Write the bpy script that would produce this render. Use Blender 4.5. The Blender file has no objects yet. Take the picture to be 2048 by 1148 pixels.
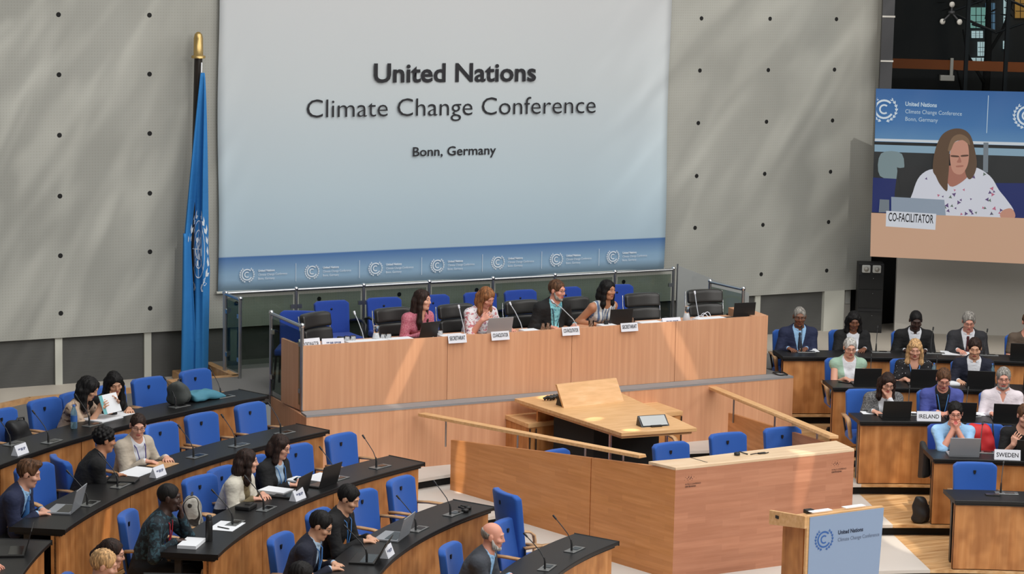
import bpy, bmesh, math, random
import numpy as np
from mathutils import Vector, Matrix, Euler
random.seed(7)
S = bpy.context.scene
COL = S.collection
rad = math.radians

# ------------------------------------------------------------------ camera
F_PX, PITCH, ROLL, HEAD, CAM_H = 4651.2, 8.094, 1.129, 28.144, 6.2
_p, _r, _h = rad(PITCH), rad(ROLL), rad(HEAD)
_F0 = Vector((math.sin(_h), math.cos(_h), 0)); _R0 = Vector((math.cos(_h), -math.sin(_h), 0)); _Z = Vector((0, 0, 1))
C_F = _F0 * math.cos(_p) - _Z * math.sin(_p)
_U = _Z * math.cos(_p) + _F0 * math.sin(_p)
C_R = _R0 * math.cos(_r) + _U * math.sin(_r)
C_U = -_R0 * math.sin(_r) + _U * math.cos(_r)
C_P = Vector((0, 0, CAM_H))
cd = bpy.data.cameras.new('camera'); cam = bpy.data.objects.new('camera', cd); COL.objects.link(cam)
cd.sensor_width = 36.0; cd.lens = 36.0 * F_PX / 2048; cd.clip_end = 300; cd.clip_start = .5
cam.matrix_world = Matrix(((C_R.x, C_U.x, -C_F.x, C_P.x), (C_R.y, C_U.y, -C_F.y, C_P.y), (C_R.z, C_U.z, -C_F.z, C_P.z), (0, 0, 0, 1)))
S.camera = cam

def _ray(px, py): return C_F * F_PX + C_R * (px - 1024) - C_U * (py - 574)
def at(px, py, z):                       # where a sight line meets the level z
    d = _ray(px, py); return C_P + d * ((z - C_P.z) / d.z)
def on(px, py, Y):                       # where it meets a plane parallel to the back wall
    d = _ray(px, py); return C_P + d * ((Y - C_P.y) / d.y)
def onpl(px, py, A, ang):                # where it meets a vertical plane through A
    n = Vector((-math.sin(ang), math.cos(ang), 0)); d = _ray(px, py)
    return C_P + d * ((A - C_P).dot(n) / d.dot(n))

# ------------------------------------------------------------------ light and exposure
S.view_settings.view_transform = 'Standard'; S.view_settings.look = 'None'
S.view_settings.gamma = 1; S.view_settings.exposure = -.12; S.view_settings.use_curve_mapping = False
w = bpy.data.worlds.new('hall_daylight'); S.world = w; w.use_nodes = True
w.node_tree.nodes['Background'].inputs[0].default_value = (.92, .97, 1.0, 1)
w.node_tree.nodes['Background'].inputs[1].default_value = .2

def area(name, loc, target, sx, sy, power, col=(1, 1, 1)):
    l = bpy.data.lights.new(name, 'AREA'); l.shape = 'RECTANGLE'; l.size = sx; l.size_y = sy; l.energy = power; l.color = col
    o = bpy.data.objects.new(name, l); COL.objects.link(o); o.location = loc
    o.rotation_euler = (Vector(target) - Vector(loc)).to_track_quat('-Z', 'Y').to_euler(); return o
area('glass_roof_light', (12.5, 17.5, 11.0), (12.5, 18.5, 0), 16, 12, 1750, (1, .985, .96))
area('clerestory_light', (13.0, 5.0, 9.0), (12, 23, 1.5), 8, 4, 1060, (1, .97, .92))
area('side_fill_light', (22.5, 15.0, 7.5), (8, 20.5, .6), 5, 3, 330, (1, .96, .9))  # fill light added on the right to brighten the left desk fronts

def spot(name, loc, target, power, angle, blend, col, pattern=None):
    l = bpy.data.lights.new(name, 'SPOT'); l.energy = power; l.spot_size = rad(angle); l.spot_blend = blend; l.color = col; l.shadow_soft_size = .05
    o = bpy.data.objects.new(name, l); COL.objects.link(o); o.location = loc
    o.rotation_euler = (Vector(target) - Vector(loc)).to_track_quat('-Z', 'Y').to_euler()
    if pattern:                          # sun broken up by the roof prisms: the beam itself is uneven
        l.use_nodes = True; nt = l.node_tree; em = nt.nodes['Emission']
        tc = nt.nodes.new('ShaderNodeTexCoord'); mp = nt.nodes.new('ShaderNodeMapping'); nz = nt.nodes.new('ShaderNodeTexNoise'); cr = nt.nodes.new('ShaderNodeValToRGB')
        m0 = nt.nodes.new('ShaderNodeMapping'); nt.links.new(tc.outputs['Normal'], m0.inputs[0]); nt.links.new(m0.outputs[0], mp.inputs[0]); nt.links.new(mp.outputs[0], nz.inputs[0]); nt.links.new(nz.outputs[0], cr.inputs[0])
        m0.inputs['Rotation'].default_value = (0, 0, rad(pattern[3])); mp.inputs['Scale'].default_value = (pattern[0], pattern[1], 1)
        nz.inputs['Scale'].default_value = 1; nz.inputs['Detail'].default_value = 1.5; nz.inputs['Distortion'].default_value = pattern[2]
        cr.color_ramp.elements[0].position = pattern[4]; cr.color_ramp.elements[1].position = pattern[5]
        nt.links.new(cr.outputs[0], em.inputs['Strength'])
    return o
spot('roof_prism_beam', (9.5, 13, 12), (7.6, 27, 3.9), 4200, 24, .9, (1, .97, .92), (70, 14, .9, 36, .42, .74))
spot('roof_prism_beam', (13.5, 13, 12), (19.0, 27, 4.0), 4600, 26, .9, (1, .97, .92), (42, 8, .9, 38, .42, .74))
def fleck(target, src, power, angle, sx=1, sy=1, roll=0):    # one sunbeam let through by the roof louvres
    o = spot('sun_fleck', src, target, power, angle, .7, (1, .9, .74)); o.scale = (sx, sy, 1); o.rotation_euler.rotate_axis('Z', rad(roll)); o.data.shadow_soft_size = .02
fleck(tuple(at(1092, 826, .92)), (12.0, 17.0, 11.5), 12000, 1.9, 1, .7, 20); fleck(tuple(at(1188, 838, 1.13)), (12.0, 17.0, 11.5), 7000, 1.6, 1, .6, 30); fleck(tuple(at(1262, 860, 1.13)), (12.0, 17.0, 11.5), 10000, 1.2, 1, .7)
fleck((6.62, 20.27, .72), (13.5, 13.5, 11.5), 9000, 2.6, .3, 1.2, -24); fleck((7.55, 22.87, .92), (13.5, 13.5, 11.5), 7000, 1.6, .35, 1, -24); fleck(tuple(at(922, 945, .48)), (7.5, 17.5, 11.5), 9000, 1.7, .45, 1.2); fleck(tuple(at(985, 985, .1)), (7.5, 17.5, 11.5), 6000, 1.2, .5, 1)
fleck((11.3, 23.7, 1.45), (16.0, 14.0, 11.5), 5000, 3.4, .22, 1.3, -38); fleck((15.0, 23.7, 1.5), (16.0, 14.0, 11.5), 4200, 3.6, .25, 1.3, 38); fleck(tuple(at(1598, 945, .95)), (16.5, 13.5, 11.5), 5500, 2.6, .45, 1.1, -18); fleck(tuple(at(1800, 1000, .13)), (15.5, 16, 11.5), 4200, 4.5, 1.2, .35, 70); fleck(tuple(at(1800, 1085, 0)), (15.5, 16, 11.5), 3600, 4.5, 1.2, .35, 70)

# ------------------------------------------------------------------ materials
MATS = {}
def mat(name, col, rough=.5, metal=0, **kw):
    if name in MATS: return MATS[name]
    m = bpy.data.materials.new(name); m.use_nodes = True; b = m.node_tree.nodes['Principled BSDF']
    b.inputs['Base Color'].default_value = (*col, 1); b.inputs['Roughness'].default_value = rough; b.inputs['Metallic'].default_value = metal
    for k, v in kw.items(): b.inputs[k.replace('_', ' ')].default_value = v
    MATS[name] = m; return m
def sr(r, g, b):
    f = lambda c: (c / 255 / 12.92) if c <= 10 else ((c / 255 + .055) / 1.055) ** 2.4
    return (f(r), f(g), f(b))
def nodes(m): nt = m.node_tree; return nt, nt.nodes['Principled BSDF']
def ramp(nt, stops):
    r = nt.nodes.new('ShaderNodeValToRGB'); e = r.color_ramp.elements
    while len(e) < len(stops): e.new(.5)
    for i, (p, c) in enumerate(stops): e[i].position = p; e[i].color = (*c, 1)
    return r
def coords(nt, scale, rot=(0, 0, 0), kind='Object'):
    t = nt.nodes.new('ShaderNodeTexCoord'); mp = nt.nodes.new('ShaderNodeMapping')
    nt.links.new(t.outputs[kind], mp.inputs[0]); mp.inputs['Scale'].default_value = scale; mp.inputs['Rotation'].default_value = rot
    return mp
def noise(nt, mp, sc=1, det=3, dist=0):
    n = nt.nodes.new('ShaderNodeTexNoise'); nt.links.new(mp.outputs[0], n.inputs[0])
    n.inputs['Scale'].default_value = sc; n.inputs['Detail'].default_value = det; n.inputs['Distortion'].default_value = dist; return n
def wood(name, c0, c1, c2, scale, rough=.45, blotch=None, bscale=(4, 4, 4)):
    m = mat(name, c1, rough); nt, b = nodes(m)
    n = noise(nt, coords(nt, scale), 1, 4); r = ramp(nt, [(.3, c0), (.5, c1), (.7, c2)]); nt.links.new(n.outputs[0], r.inputs[0])
    out = r.outputs[0]
    if blotch:
        v = noise(nt, coords(nt, bscale), 1, 1); rr = ramp(nt, [(.35, blotch), (.6, (1, 1, 1))]); nt.links.new(v.outputs[0], rr.inputs[0])
        mx = nt.nodes.new('ShaderNodeMixRGB'); mx.blend_type = 'MULTIPLY'; mx.inputs[0].default_value = 1
        nt.links.new(out, mx.inputs[1]); nt.links.new(rr.outputs[0], mx.inputs[2]); out = mx.outputs[0]
    nt.links.new(out, b.inputs['Base Color']); return m
def bump(m, scale, strength, dist=.01, det=2):
    nt, b = nodes(m); n = noise(nt, coords(nt, scale), 1, det); bp = nt.nodes.new('ShaderNodeBump')
    bp.inputs['Strength'].default_value = strength; bp.inputs['Distance'].default_value = dist
    nt.links.new(n.outputs[0], bp.inputs['Height']); nt.links.new(bp.outputs[0], b.inputs['Normal']); return m

wood('beech_panel', (.62, .31, .175), (.67, .345, .195), (.72, .385, .225), (26, 26, .8), .5, (.95, .93, .9), (1.2, 1.2, .5))
wood('oak_desk', (.46, .18, .05), (.545, .232, .072), (.62, .285, .1), (18, 18, 1.2), .5, (.72, .66, .6), (7, 7, 5))
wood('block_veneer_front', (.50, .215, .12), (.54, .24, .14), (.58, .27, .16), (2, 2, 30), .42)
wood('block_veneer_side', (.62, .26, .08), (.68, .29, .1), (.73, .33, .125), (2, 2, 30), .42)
def staves(name, w_, h_, k):           # butted veneer staves, each a shade apart
    nt, b = nodes(MATS[name]); src = b.inputs['Base Color'].links[0].from_socket
    t = nt.nodes.new('ShaderNodeTexCoord'); sp = nt.nodes.new('ShaderNodeSeparateXYZ'); cb = nt.nodes.new('ShaderNodeCombineXYZ'); nt.links.new(t.outputs['Object'], sp.inputs[0])
    ad = nt.nodes.new('ShaderNodeMath'); ad.operation = 'SUBTRACT'; nt.links.new(sp.outputs[0], ad.inputs[0]); nt.links.new(sp.outputs[1], ad.inputs[1]); nt.links.new(ad.outputs[0], cb.inputs[0]); nt.links.new(sp.outputs[2], cb.inputs[1])
    br = nt.nodes.new('ShaderNodeTexBrick'); nt.links.new(cb.outputs[0], br.inputs[0]); br.inputs['Scale'].default_value = 1; br.inputs['Mortar Size'].default_value = 0; br.inputs['Brick Width'].default_value = w_; br.inputs['Row Height'].default_value = h_
    br.inputs['Color1'].default_value = (1, 1, 1, 1); br.inputs['Color2'].default_value = (k, k * .97, k * .95, 1)
    mx = nt.nodes.new('ShaderNodeMixRGB'); mx.blend_type = 'MULTIPLY'; mx.inputs[0].default_value = 1; nt.links.new(src, mx.inputs[1]); nt.links.new(br.outputs[0], mx.inputs[2]); nt.links.new(mx.outputs[0], b.inputs['Base Color'])
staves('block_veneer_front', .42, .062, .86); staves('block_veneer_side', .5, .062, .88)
wood('light_oak', (.64, .36, .15), (.72, .42, .19), (.78, .49, .25), (3, 24, 24), .4)
wood('bent_wood', (.45, .24, .11), (.56, .32, .15), (.62, .38, .2), (9, 9, 9), .4)
wood('counter_top', (.66, .46, .28), (.75, .55, .36), (.8, .62, .44), (2, 18, 18), .35)
wood('dark_pole_wood', (.012, .009, .007), (.02, .014, .01), (.03, .02, .015), (20, 20, 2), .3)
m = wood('plank_floor', (.52, .28, .11), (.68, .41, .19), (.80, .54, .29), (2.2, 26, 26), .4, (.8, .76, .72), (1.2, 9, 9))
nt, b = nodes(m)
for nd in nt.nodes:
    if nd.type == 'MAPPING': nd.inputs['Rotation'].default_value = (0, 0, rad(28))
mat('stone_floor', sr(205, 198, 190), .7); bump(MATS['stone_floor'], (30, 30, 30), .05)
mat('black_void', (.006, .006, .006), .9)
m = mat('desk_top_black', (.008, .008, .0085), .4); m.node_tree.nodes['Principled BSDF'].inputs['Specular IOR Level'].default_value = .38
mat('desk_edge_black', (.004, .004, .004), .6)
m = mat('blue_fabric', sr(32, 86, 170), .85, Sheen_Weight=.15); bump(m, (260, 260, 260), .12, .004)
m = mat('navy_blue_fabric', sr(24, 62, 150), .85, Sheen_Weight=.1); bump(m, (260, 260, 260), .12, .004)
mat('black_leather', (.022, .021, .02), .38); bump(MATS['black_leather'], (60, 60, 60), .08, .004)
mat('black_plastic', (.012, .012, .012), .45)
mat('dark_metal', (.05, .05, .052), .35, .7)
mat('steel', (.52, .53, .54), .28, 1.0)
mat('chrome', (.75, .76, .77), .15, 1.0)
mat('plate_metal', (.30, .31, .31), .35, .8)
mat('brass', (.52, .36, .14), .35, .8)
mat('paper', sr(232, 234, 238), .8)
mat('plate_white', sr(222, 224, 232), .6)
mat('ink', (.012, .012, .016), .7)
mat('ink_faint', sr(60, 70, 110), .7)
mat('carpet_grey', sr(112, 110, 107), .95); bump(MATS['carpet_grey'], (120, 120, 120), .3, .01)
mat('strip_grey', sr(140, 140, 142), .6)
mat('cream_ledge', sr(186, 177, 164), .75)
mat('post_white', sr(186, 186, 176), .6)
m = mat('panel_dark_grey', sr(76, 76, 74), .75); bump(m, (3, 3, 90), .15, .01)
mat('partition_grey', sr(196, 192, 184), .8)
mat('rack_black', (.02, .02, .021), .5)
mat('lamp_white', sr(205, 205, 200), .5)
mat('glass_clear', (.93, .97, .95), .02, 0, Transmission_Weight=1.0, IOR=1.45)
mat('drinking_glass', (.97, .98, .98), .03, 0, Transmission_Weight=1.0, IOR=1.3)
mat('water', (.95, .98, 1), .02, 0, Transmission_Weight=1.0, IOR=1.33)
mat('silver_laptop', sr(168, 172, 178), .4, .4)
mat('screen_black', (.006, .006, .007), .15)
mat('emblem_white', sr(220, 228, 236), .7)
mat('emblem_blue', sr(52, 98, 168), .6)
def glass_pane(name, tint, fac):        # thin sheet of architectural glass, see-through with a pale reflection
    m = bpy.data.materials.new(name); m.use_nodes = True; nt = m.node_tree; nt.nodes.clear()
    o = nt.nodes.new('ShaderNodeOutputMaterial'); mx = nt.nodes.new('ShaderNodeMixShader'); t = nt.nodes.new('ShaderNodeBsdfTransparent'); g = nt.nodes.new('ShaderNodeBsdfGlossy')
    t.inputs[0].default_value = (*tint, 1); g.inputs['Roughness'].default_value = .06; mx.inputs[0].default_value = fac
    nt.links.new(t.outputs[0], mx.inputs[1]); nt.links.new(g.outputs[0], mx.inputs[2]); nt.links.new(mx.outputs[0], o.inputs[0]); MATS[name] = m; return m
glass_pane('rail_glass', (.62, .68, .64), .05)
glass_pane('curtain_glass', (.62, .65, .66), .012)
def emit(name, col, s):
    m = mat(name, (0, 0, 0), .6); b = m.node_tree.nodes['Principled BSDF']; b.inputs['Emission Color'].default_value = (*col, 1); b.inputs['Emission Strength'].default_value = s; return m

# perforated pale wall: a fine grid of small holes over a faintly mottled plaster
m = mat('perforated_wall', sr(162, 163, 155), .85); nt, b = nodes(m)
mp = coords(nt, (1, 1, 1)); sx = nt.nodes.new('ShaderNodeSeparateXYZ'); nt.links.new(mp.outputs[0], sx.inputs[0])
def mth(op, a, bval=None, nt=nt):
    n = nt.nodes.new('ShaderNodeMath'); n.operation = op
    for i, v in enumerate((a, bval)):
        if v is None: continue
        if isinstance(v, (int, float)): n.inputs[i].default_value = v
        else: nt.links.new(v, n.inputs[i])
    return n.outputs[0]
hx = mth('SINE', mth('MULTIPLY', sx.outputs[0], 2 * math.pi / .036)); hz = mth('SINE', mth('MULTIPLY', sx.outputs[2], 2 * math.pi / .036))
hole = mth('GREATER_THAN', mth('MULTIPLY', mth('ADD', hx, 1), mth('ADD', hz, 1)), 2.3)
nz = noise(nt, coords(nt, (.7, .7, .7)), 1, 4); r1 = ramp(nt, [(.3, sr(152, 152, 145)), (.7, sr(166, 166, 159))]); nt.links.new(nz.outputs[0], r1.inputs[0])
mx = nt.nodes.new('ShaderNodeMixRGB'); mx.inputs[2].default_value = (*sr(134, 132, 124), 1); nt.links.new(r1.outputs[0], mx.inputs[1]); nt.links.new(mth('MULTIPLY', hole, .3), mx.inputs[0])
nt.links.new(mx.outputs[0], b.inputs['Base Color'])

# ------------------------------------------------------------------ mesh helpers
class MB:
    def __init__(s): s.v = []; s.f = []; s.m = []; s.mats = []; s.cur = 0; s.sm = []
    def use(s, name):
        if name not in s.mats: s.mats.append(name)
        s.cur = s.mats.index(name); return s
    def add(s, vs, fs, smooth=False):
        o = len(s.v); s.v += [tuple(v) for v in vs]
        for f in fs: s.f.append(tuple(i + o for i in f)); s.m.append(s.cur); s.sm.append(smooth)
        return s
    def box(s, c, size, rot=None):
        x, y, z = (q / 2 for q in size); c = Vector(c)
        vs = [Vector((a * x, b_ * y, d * z)) for a in (-1, 1) for b_ in (-1, 1) for d in (-1, 1)]
        if rot is not None: vs = [rot @ v for v in vs]
        return s.add([v + c for v in vs], [(0, 1, 3, 2), (4, 6, 7, 5), (0, 4, 5, 1), (2, 3, 7, 6), (0, 2, 6, 4), (1, 5, 7, 3)])
    def span(s, lo, hi): return s.box([(a + b_) / 2 for a, b_ in zip(lo, hi)], [abs(b_ - a) for a, b_ in zip(lo, hi)])
    def prism(s, poly, z0, z1):
        n = len(poly); vs = [(p[0], p[1], z0) for p in poly] + [(p[0], p[1], z1) for p in poly]
        a = sum(poly[i][0] * poly[(i + 1) % n][1] - poly[(i + 1) % n][0] * poly[i][1] for i in range(n))
        fs = [tuple(range(n))[::-1], tuple(range(n, 2 * n))] + [(i, (i + 1) % n, n + (i + 1) % n, n + i) for i in range(n)]
        if a < 0: fs = [f[::-1] for f in fs]
        return s.add(vs, fs)
    def hexa(s, bot, top):               # eight free corners: bottom loop then top loop
        return s.add(list(bot) + list(top), [(3, 2, 1, 0), (4, 5, 6, 7)] + [(i, (i + 1) % 4, 4 + (i + 1) % 4, 4 + i) for i in range(4)])
    def tube(s, pts, r, n=10, closed=False):
        pts = [Vector(p) for p in pts]; N = len(pts); rs = r if isinstance(r, (list, tuple)) else [r] * N; vs = []; up = None
        for i, p in enumerate(pts):
            d = (pts[(i + 1) % N] - pts[i - 1]) if closed else (pts[min(i + 1, N - 1)] - pts[max(i - 1, 0)])
            d.normalize()
            if up is None: up = d.orthogonal().normalized()
            up = (up - d * up.dot(d)).normalized(); q = d.cross(up)
            vs += [p + (up * math.cos(2 * math.pi * k / n) + q * math.sin(2 * math.pi * k / n)) * rs[i] for k in range(n)]
        fs = []
        for i in range(N if closed else N - 1):
            j = (i + 1) % N
            fs += [(i * n + k, i * n + (k + 1) % n, j * n + (k + 1) % n, j * n + k) for k in range(n)]
        s.add(vs, fs, True)
        if not closed: s.add(vs[:n], [tuple(range(n))[::-1]]); s.add(vs[-n:], [tuple(range(n))])
        return s
    def lathe(s, prof, c=(0, 0, 0), n=20, rot=None):
        c = Vector(c); vs = []
        for r, z in prof:
            for k in range(n):
                v = Vector((r * math.cos(2 * math.pi * k / n), r * math.sin(2 * math.pi * k / n), z))
                vs.append((rot @ v if rot is not None else v) + c)
        L = len(prof); fs = [(i * n + k, i * n + (k + 1) % n, (i + 1) * n + (k + 1) % n, (i + 1) * n + k) for i in range(L - 1) for k in range(n)]
        s.add(vs, fs, True)
        if prof[0][0] > 1e-5: s.add(vs[:n], [tuple(range(n))[::-1]])
        if prof[-1][0] > 1e-5: s.add(vs[-n:], [tuple(range(n))])
        return s
    def arc(s, r0, r1, z0, z1, t0, t1, n=None):
        n = n or max(2, int(abs(t1 - t0) / 1.2)); vs = []
        for i in range(n + 1):
            t = rad(t0 + (t1 - t0) * i / n); c, sn = math.cos(t), math.sin(t)
            vs += [(CX + r * c, CY + r * sn, z) for r, z in ((r0, z0), (r1, z0), (r1, z1), (r0, z1))]
        fs = [(i * 4 + k, i * 4 + (k + 1) % 4, i * 4 + 4 + (k + 1) % 4, i * 4 + 4 + k) for i in range(n) for k in range(4)]
        if t1 > t0: fs = [f[::-1] for f in fs]
        e = [(0, 1, 2, 3), (n * 4 + 3, n * 4 + 2, n * 4 + 1, n * 4)]
        if t1 > t0: e = [f[::-1] for f in e]
        fs = [f[::-1] for f in fs + e]
        return s.add(vs, fs)
    def build(s, name, parent=None, mats=None, bevel=0, seg=2, smooth=None, local=None):
        me = bpy.data.meshes.new(name); vs = s.v
        if local is not None: vs = [local @ Vector(v) for v in vs]
        me.from_pydata(vs, [], s.f)
        for mn in (mats or s.mats): me.materials.append(MATS[mn])
        me.polygons.foreach_set('material_index', s.m)
        me.polygons.foreach_set('use_smooth', [(smooth if smooth is not None else q) for q in s.sm]); me.update()
        o = bpy.data.objects.new(name, me); COL.objects.link(o)
        if parent: o.parent = parent
        if bevel:
            b = o.modifiers.new('edge', 'BEVEL'); b.width = bevel; b.segments = seg; b.limit_method = 'ANGLE'; b.angle_limit = rad(40)
        return o
def tag(o, label, cat, group=None, kind=None):
    if label: o['label'] = label
    if cat: o['category'] = cat
    if group: o['group'] = group
    if kind: o['kind'] = kind
    return o
def thing(name, label, cat, loc=(0, 0, 0), rz=0, group=None):
    o = bpy.data.objects.new(name, None); COL.objects.link(o); o.location = loc; o.rotation_euler = (0, 0, rz); o.empty_display_size = .1
    return tag(o, label, cat, group)
def struct(o): o['kind'] = 'structure'; return o
def dup(root, loc, rz, label, group=None):
    r = root.copy(); COL.objects.link(r); r.location = loc; r.rotation_euler = (0, 0, rz); r['label'] = label
    if group: r['group'] = group
    for ch in list(root.children):
        c = ch.copy(); COL.objects.link(c); c.parent = r
        for g in list(ch.children):
            d = g.copy(); COL.objects.link(d); d.parent = c
    return r
def text_mesh(name, body, matn, parent, origin, ux, uz, width, cap, bold=0, thick=.0008, align='LEFT'):
    """lettering fitted to a width and a capital height, lying in the plane ux / uz"""
    c = bpy.data.curves.new(name, 'FONT'); c.body = body; c.size = 1; c.offset = bold; c.extrude = 0; c.resolution_u = 3
    t = bpy.data.objects.new(name + '_src', c); COL.objects.link(t); dg = bpy.context.evaluated_depsgraph_get()
    me = bpy.data.meshes.new_from_object(t.evaluated_get(dg)); bpy.data.objects.remove(t); bpy.data.curves.remove(c)
    co = np.array([v.co[:] for v in me.vertices]); lo = co.min(0); hi = co.max(0)
    ux = Vector(ux).normalized(); uz = Vector(uz).normalized(); un = ux.cross(uz); o0 = Vector(origin)
    sx = width / (hi[0] - lo[0]); sz = cap / .70
    if align == 'CENTER': o0 = o0 - ux * width / 2
    for v in me.vertices:
        v.co = o0 + ux * ((v.co.x - lo[0]) * sx) + uz * (v.co.y * sz) + un * thick
    me.materials.clear(); me.materials.append(MATS[matn])
    o = bpy.data.objects.new(name, me); COL.objects.link(o)
    if parent: o.parent = parent; o.matrix_parent_inverse = Matrix.Translation(parent.location).inverted() if parent.type == 'EMPTY' and False else Matrix.Identity(4)
    return o
def ring(mb, o, ux, uz, r0, r1, a0, a1, n=18, thick=.0008):
    un = Vector(ux).cross(Vector(uz)); vs = []
    for i in range(n + 1):
        a = rad(a0 + (a1 - a0) * i / n)
        for r in (r0, r1): vs.append(Vector(o) + Vector(ux) * r * math.cos(a) + Vector(uz) * r * math.sin(a) + un * thick)
    fs = [(2 * i, 2 * i + 1, 2 * i + 3, 2 * i + 2) for i in range(n)]
    if a1 < a0: fs = [f[::-1] for f in fs]
    mb.add(vs, fs)
def emblem(name, matn, parent, o, ux, uz, R):
    """two nested open letter C arcs inside a laurel of small leaves"""
    mb = MB().use(matn); ux = Vector(ux); uz = Vector(uz)
    ring(mb, o, ux, uz, R * .56, R * .70, 45, 330); ring(mb, o, ux, uz, R * .24, R * .36, 50, 310)
    un = ux.cross(uz)
    for sgn in (-1, 1):
        ring(mb, o, ux * sgn, uz, R * .85, R * .90, *((-78, 52) if sgn > 0 else (52, -78)), 14)
        if sgn < 0: mb.f[-14:] = [f[::-1] for f in mb.f[-14:]]
        for i in range(8):
            a = rad(-70 + i * 17.5)
            for k, rr in ((0, .82), (1, .93)):
                er = ux * math.cos(a) * sgn + uz * math.sin(a); et = ux * -math.sin(a) * sgn + uz * math.cos(a)
                p = Vector(o) + er * R * rr + un * .0008; d = (et + er * (.45 if k else -.35)).normalized(); e = un.cross(d)
                mb.add([p - d * R * .09, p + e * R * .045, p + d * R * .12, p - e * R * .045], [(0, 3, 2, 1)])
    return mb.build(name, parent)

# ------------------------------------------------------------------ plan of the hall: rings of desks about one centre
CX, CY = 13.137, 14.278
RK = [4.604 + 1.397 * k for k in range(5)]
ZK = [.131 * k for k in range(5)]
DESK_H = .75
def pol(k, dr, th, dz=0): a = rad(th); r = RK[k] + dr; return Vector((CX + r * math.cos(a), CY + r * math.sin(a), ZK[k] + dz))
def polr(r, th, z=0): a = rad(th); return Vector((CX + r * math.cos(a), CY + r * math.sin(a), z))
def face_in(th): return rad(th + 90)     # local +Y looks at the centre
PLAT_Z, WALL_Y, LEDGE_Z, WALK_Z = 1.10, 27.0, .95, .9

# ================================================================== THE ROOM
W = MB().use('perforated_wall').span((2.0, WALL_Y, 1.53), (20.33, WALL_Y + .3, 9.0)).build('wall_back'); struct(W)
hx0 = 8.28 - 1.127 * 4
for i in range(15):
    X = hx0 + 1.127 * i
    for z in (1.83, 2.53, 3.25, 3.98, 4.70, 5.41, 6.12):
        if 10.35 < X < 16.7 and z > 2.0: continue
        if X < 6.5 or X > 20.1: continue
        h = MB().use('black_void').lathe([(.001, -.004), (.028, -.004), (.03, -.001), (.028, .0)], (X, WALL_Y - .001, z), 14, Matrix.Rotation(rad(90), 3, 'X'))
        h.build('anchor_hole', W)
# dark base panels under the pale wall, with slim posts between
base = MB().use('panel_dark_grey').span((2.0, WALL_Y + .06, .5), (19.55, WALL_Y + .2, 1.56)).build('wall_base'); struct(base)
for i in range(12):
    X = 8.26 + 1.127 * (i - 1)
    if 3 < X < 19: struct(MB().use('post_white').span((X - .045, WALL_Y + .03, .5), (X + .045, WALL_Y + .1, 1.53)).build('trim_1' if i == 0 else 'trim_%d' % (i + 1)))
struct(MB().use('post_white').span((19.53, WALL_Y + .0, .5), (19.88, WALL_Y + .25, 1.53)).build('column_white'))
struct(MB().use('black_void').span((19.88, WALL_Y + .25, .5), (21.4, WALL_Y + .4, 3.0)).build('wall_recess'))
sw = thing('wall_switch_panel', 'small white wall switch panel in the dark recess beside the white column', 'switch', (20.06, WALL_Y + .2, 1.30))
MB().use('partition_grey').span((-.055, -.03, -.35), (.055, .03, .23)).build('strip', sw)
MB().use('lamp_white').span((-.045, -.045, 0), (.045, -.03, .2)).build('face_plate', sw, bevel=.004)
# floors: stepped rings, black risers, planks in the seating sectors and pale stone in front of the dais
SECT = [(20, 64.5, 'plank_floor'), (64.5, 115, 'stone_floor'), (115, 200, 'plank_floor')]
bt = [(67.6, 112), (67.9, 113), (67.9, 113), (69.5, 113), (71, 112)]
struct(MB().use('stone_floor').arc(.01, RK[0] + .3, -.3, -.131, 0, 360, 90).build('floor_centre'))
for k in range(5):
    r0, r1, z = RK[k] + .052, (RK[k + 1] + .3 if k < 4 else 11.75), ZK[k]
    a, b_ = bt[k]
    for nm, t0, t1, mn in (('right', 15, a, 'plank_floor'), ('middle', a, b_, 'stone_floor'), ('left', b_, 205, 'plank_floor')):
        struct(MB().use(mn).arc(r0, r1, z - .035, z, t0, t1).build('floor_%s_%d' % (nm, k + 1)))
    struct(MB().use('black_void').arc(r0 + .07, r0 + .12, z - .14, z - .03, 15, 205, 100).build('floor_riser_%d' % (k + 1)))
# raised walkway behind the last rows and a cream ledge with a wooden kerb along the wall
struct(MB().use('carpet_grey').arc(11.45, 14.6, WALK_Z - .35, WALK_Z, 20, 73).build('floor_walkway_right'))
struct(MB().use('carpet_grey').arc(11.45, 16.5, WALK_Z - .35, WALK_Z, 105.5, 205).build('floor_walkway_left'))
L = MB().use('cream_ledge').prism([(2, WALL_Y + .06), (2, 22.6), (7.28, 26.12), (7.68, 26.36), (9.95, 26.58), (9.95, WALL_Y + .06)], WALK_Z - .05, LEDGE_Z); struct(L.build('floor_ledge_left'))
kb = [(7.28 - 5.28 * .75, 26.12 - 3.52 * .75), (7.28, 26.12), (7.68, 26.36), (9.95, 26.58)]
K = MB().use('bent_wood')
for (x0, y0), (x1, y1) in zip(kb[:-1], kb[1:]):
    d = Vector((x1 - x0, y1 - y0, 0)).normalized(); n = Vector((d.y, -d.x, 0)) * .05
    K.prism([(x0, y0), (x1, y1), (x1 + n.x, y1 + n.y), (x0 + n.x, y0 + n.y)], WALK_Z - .02, LEDGE_Z + .012)
struct(K.build('trim_kerb_left'))
struct(MB().use('cream_ledge').prism([(16.6, WALL_Y + .06), (16.6, 25.9), (18.3, 26.0), (20.0, 25.2), (24, 22.0), (27, 25), (21, WALL_Y + .3)], WALK_Z - .05, LEDGE_Z).build('floor_ledge_right'))
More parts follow.
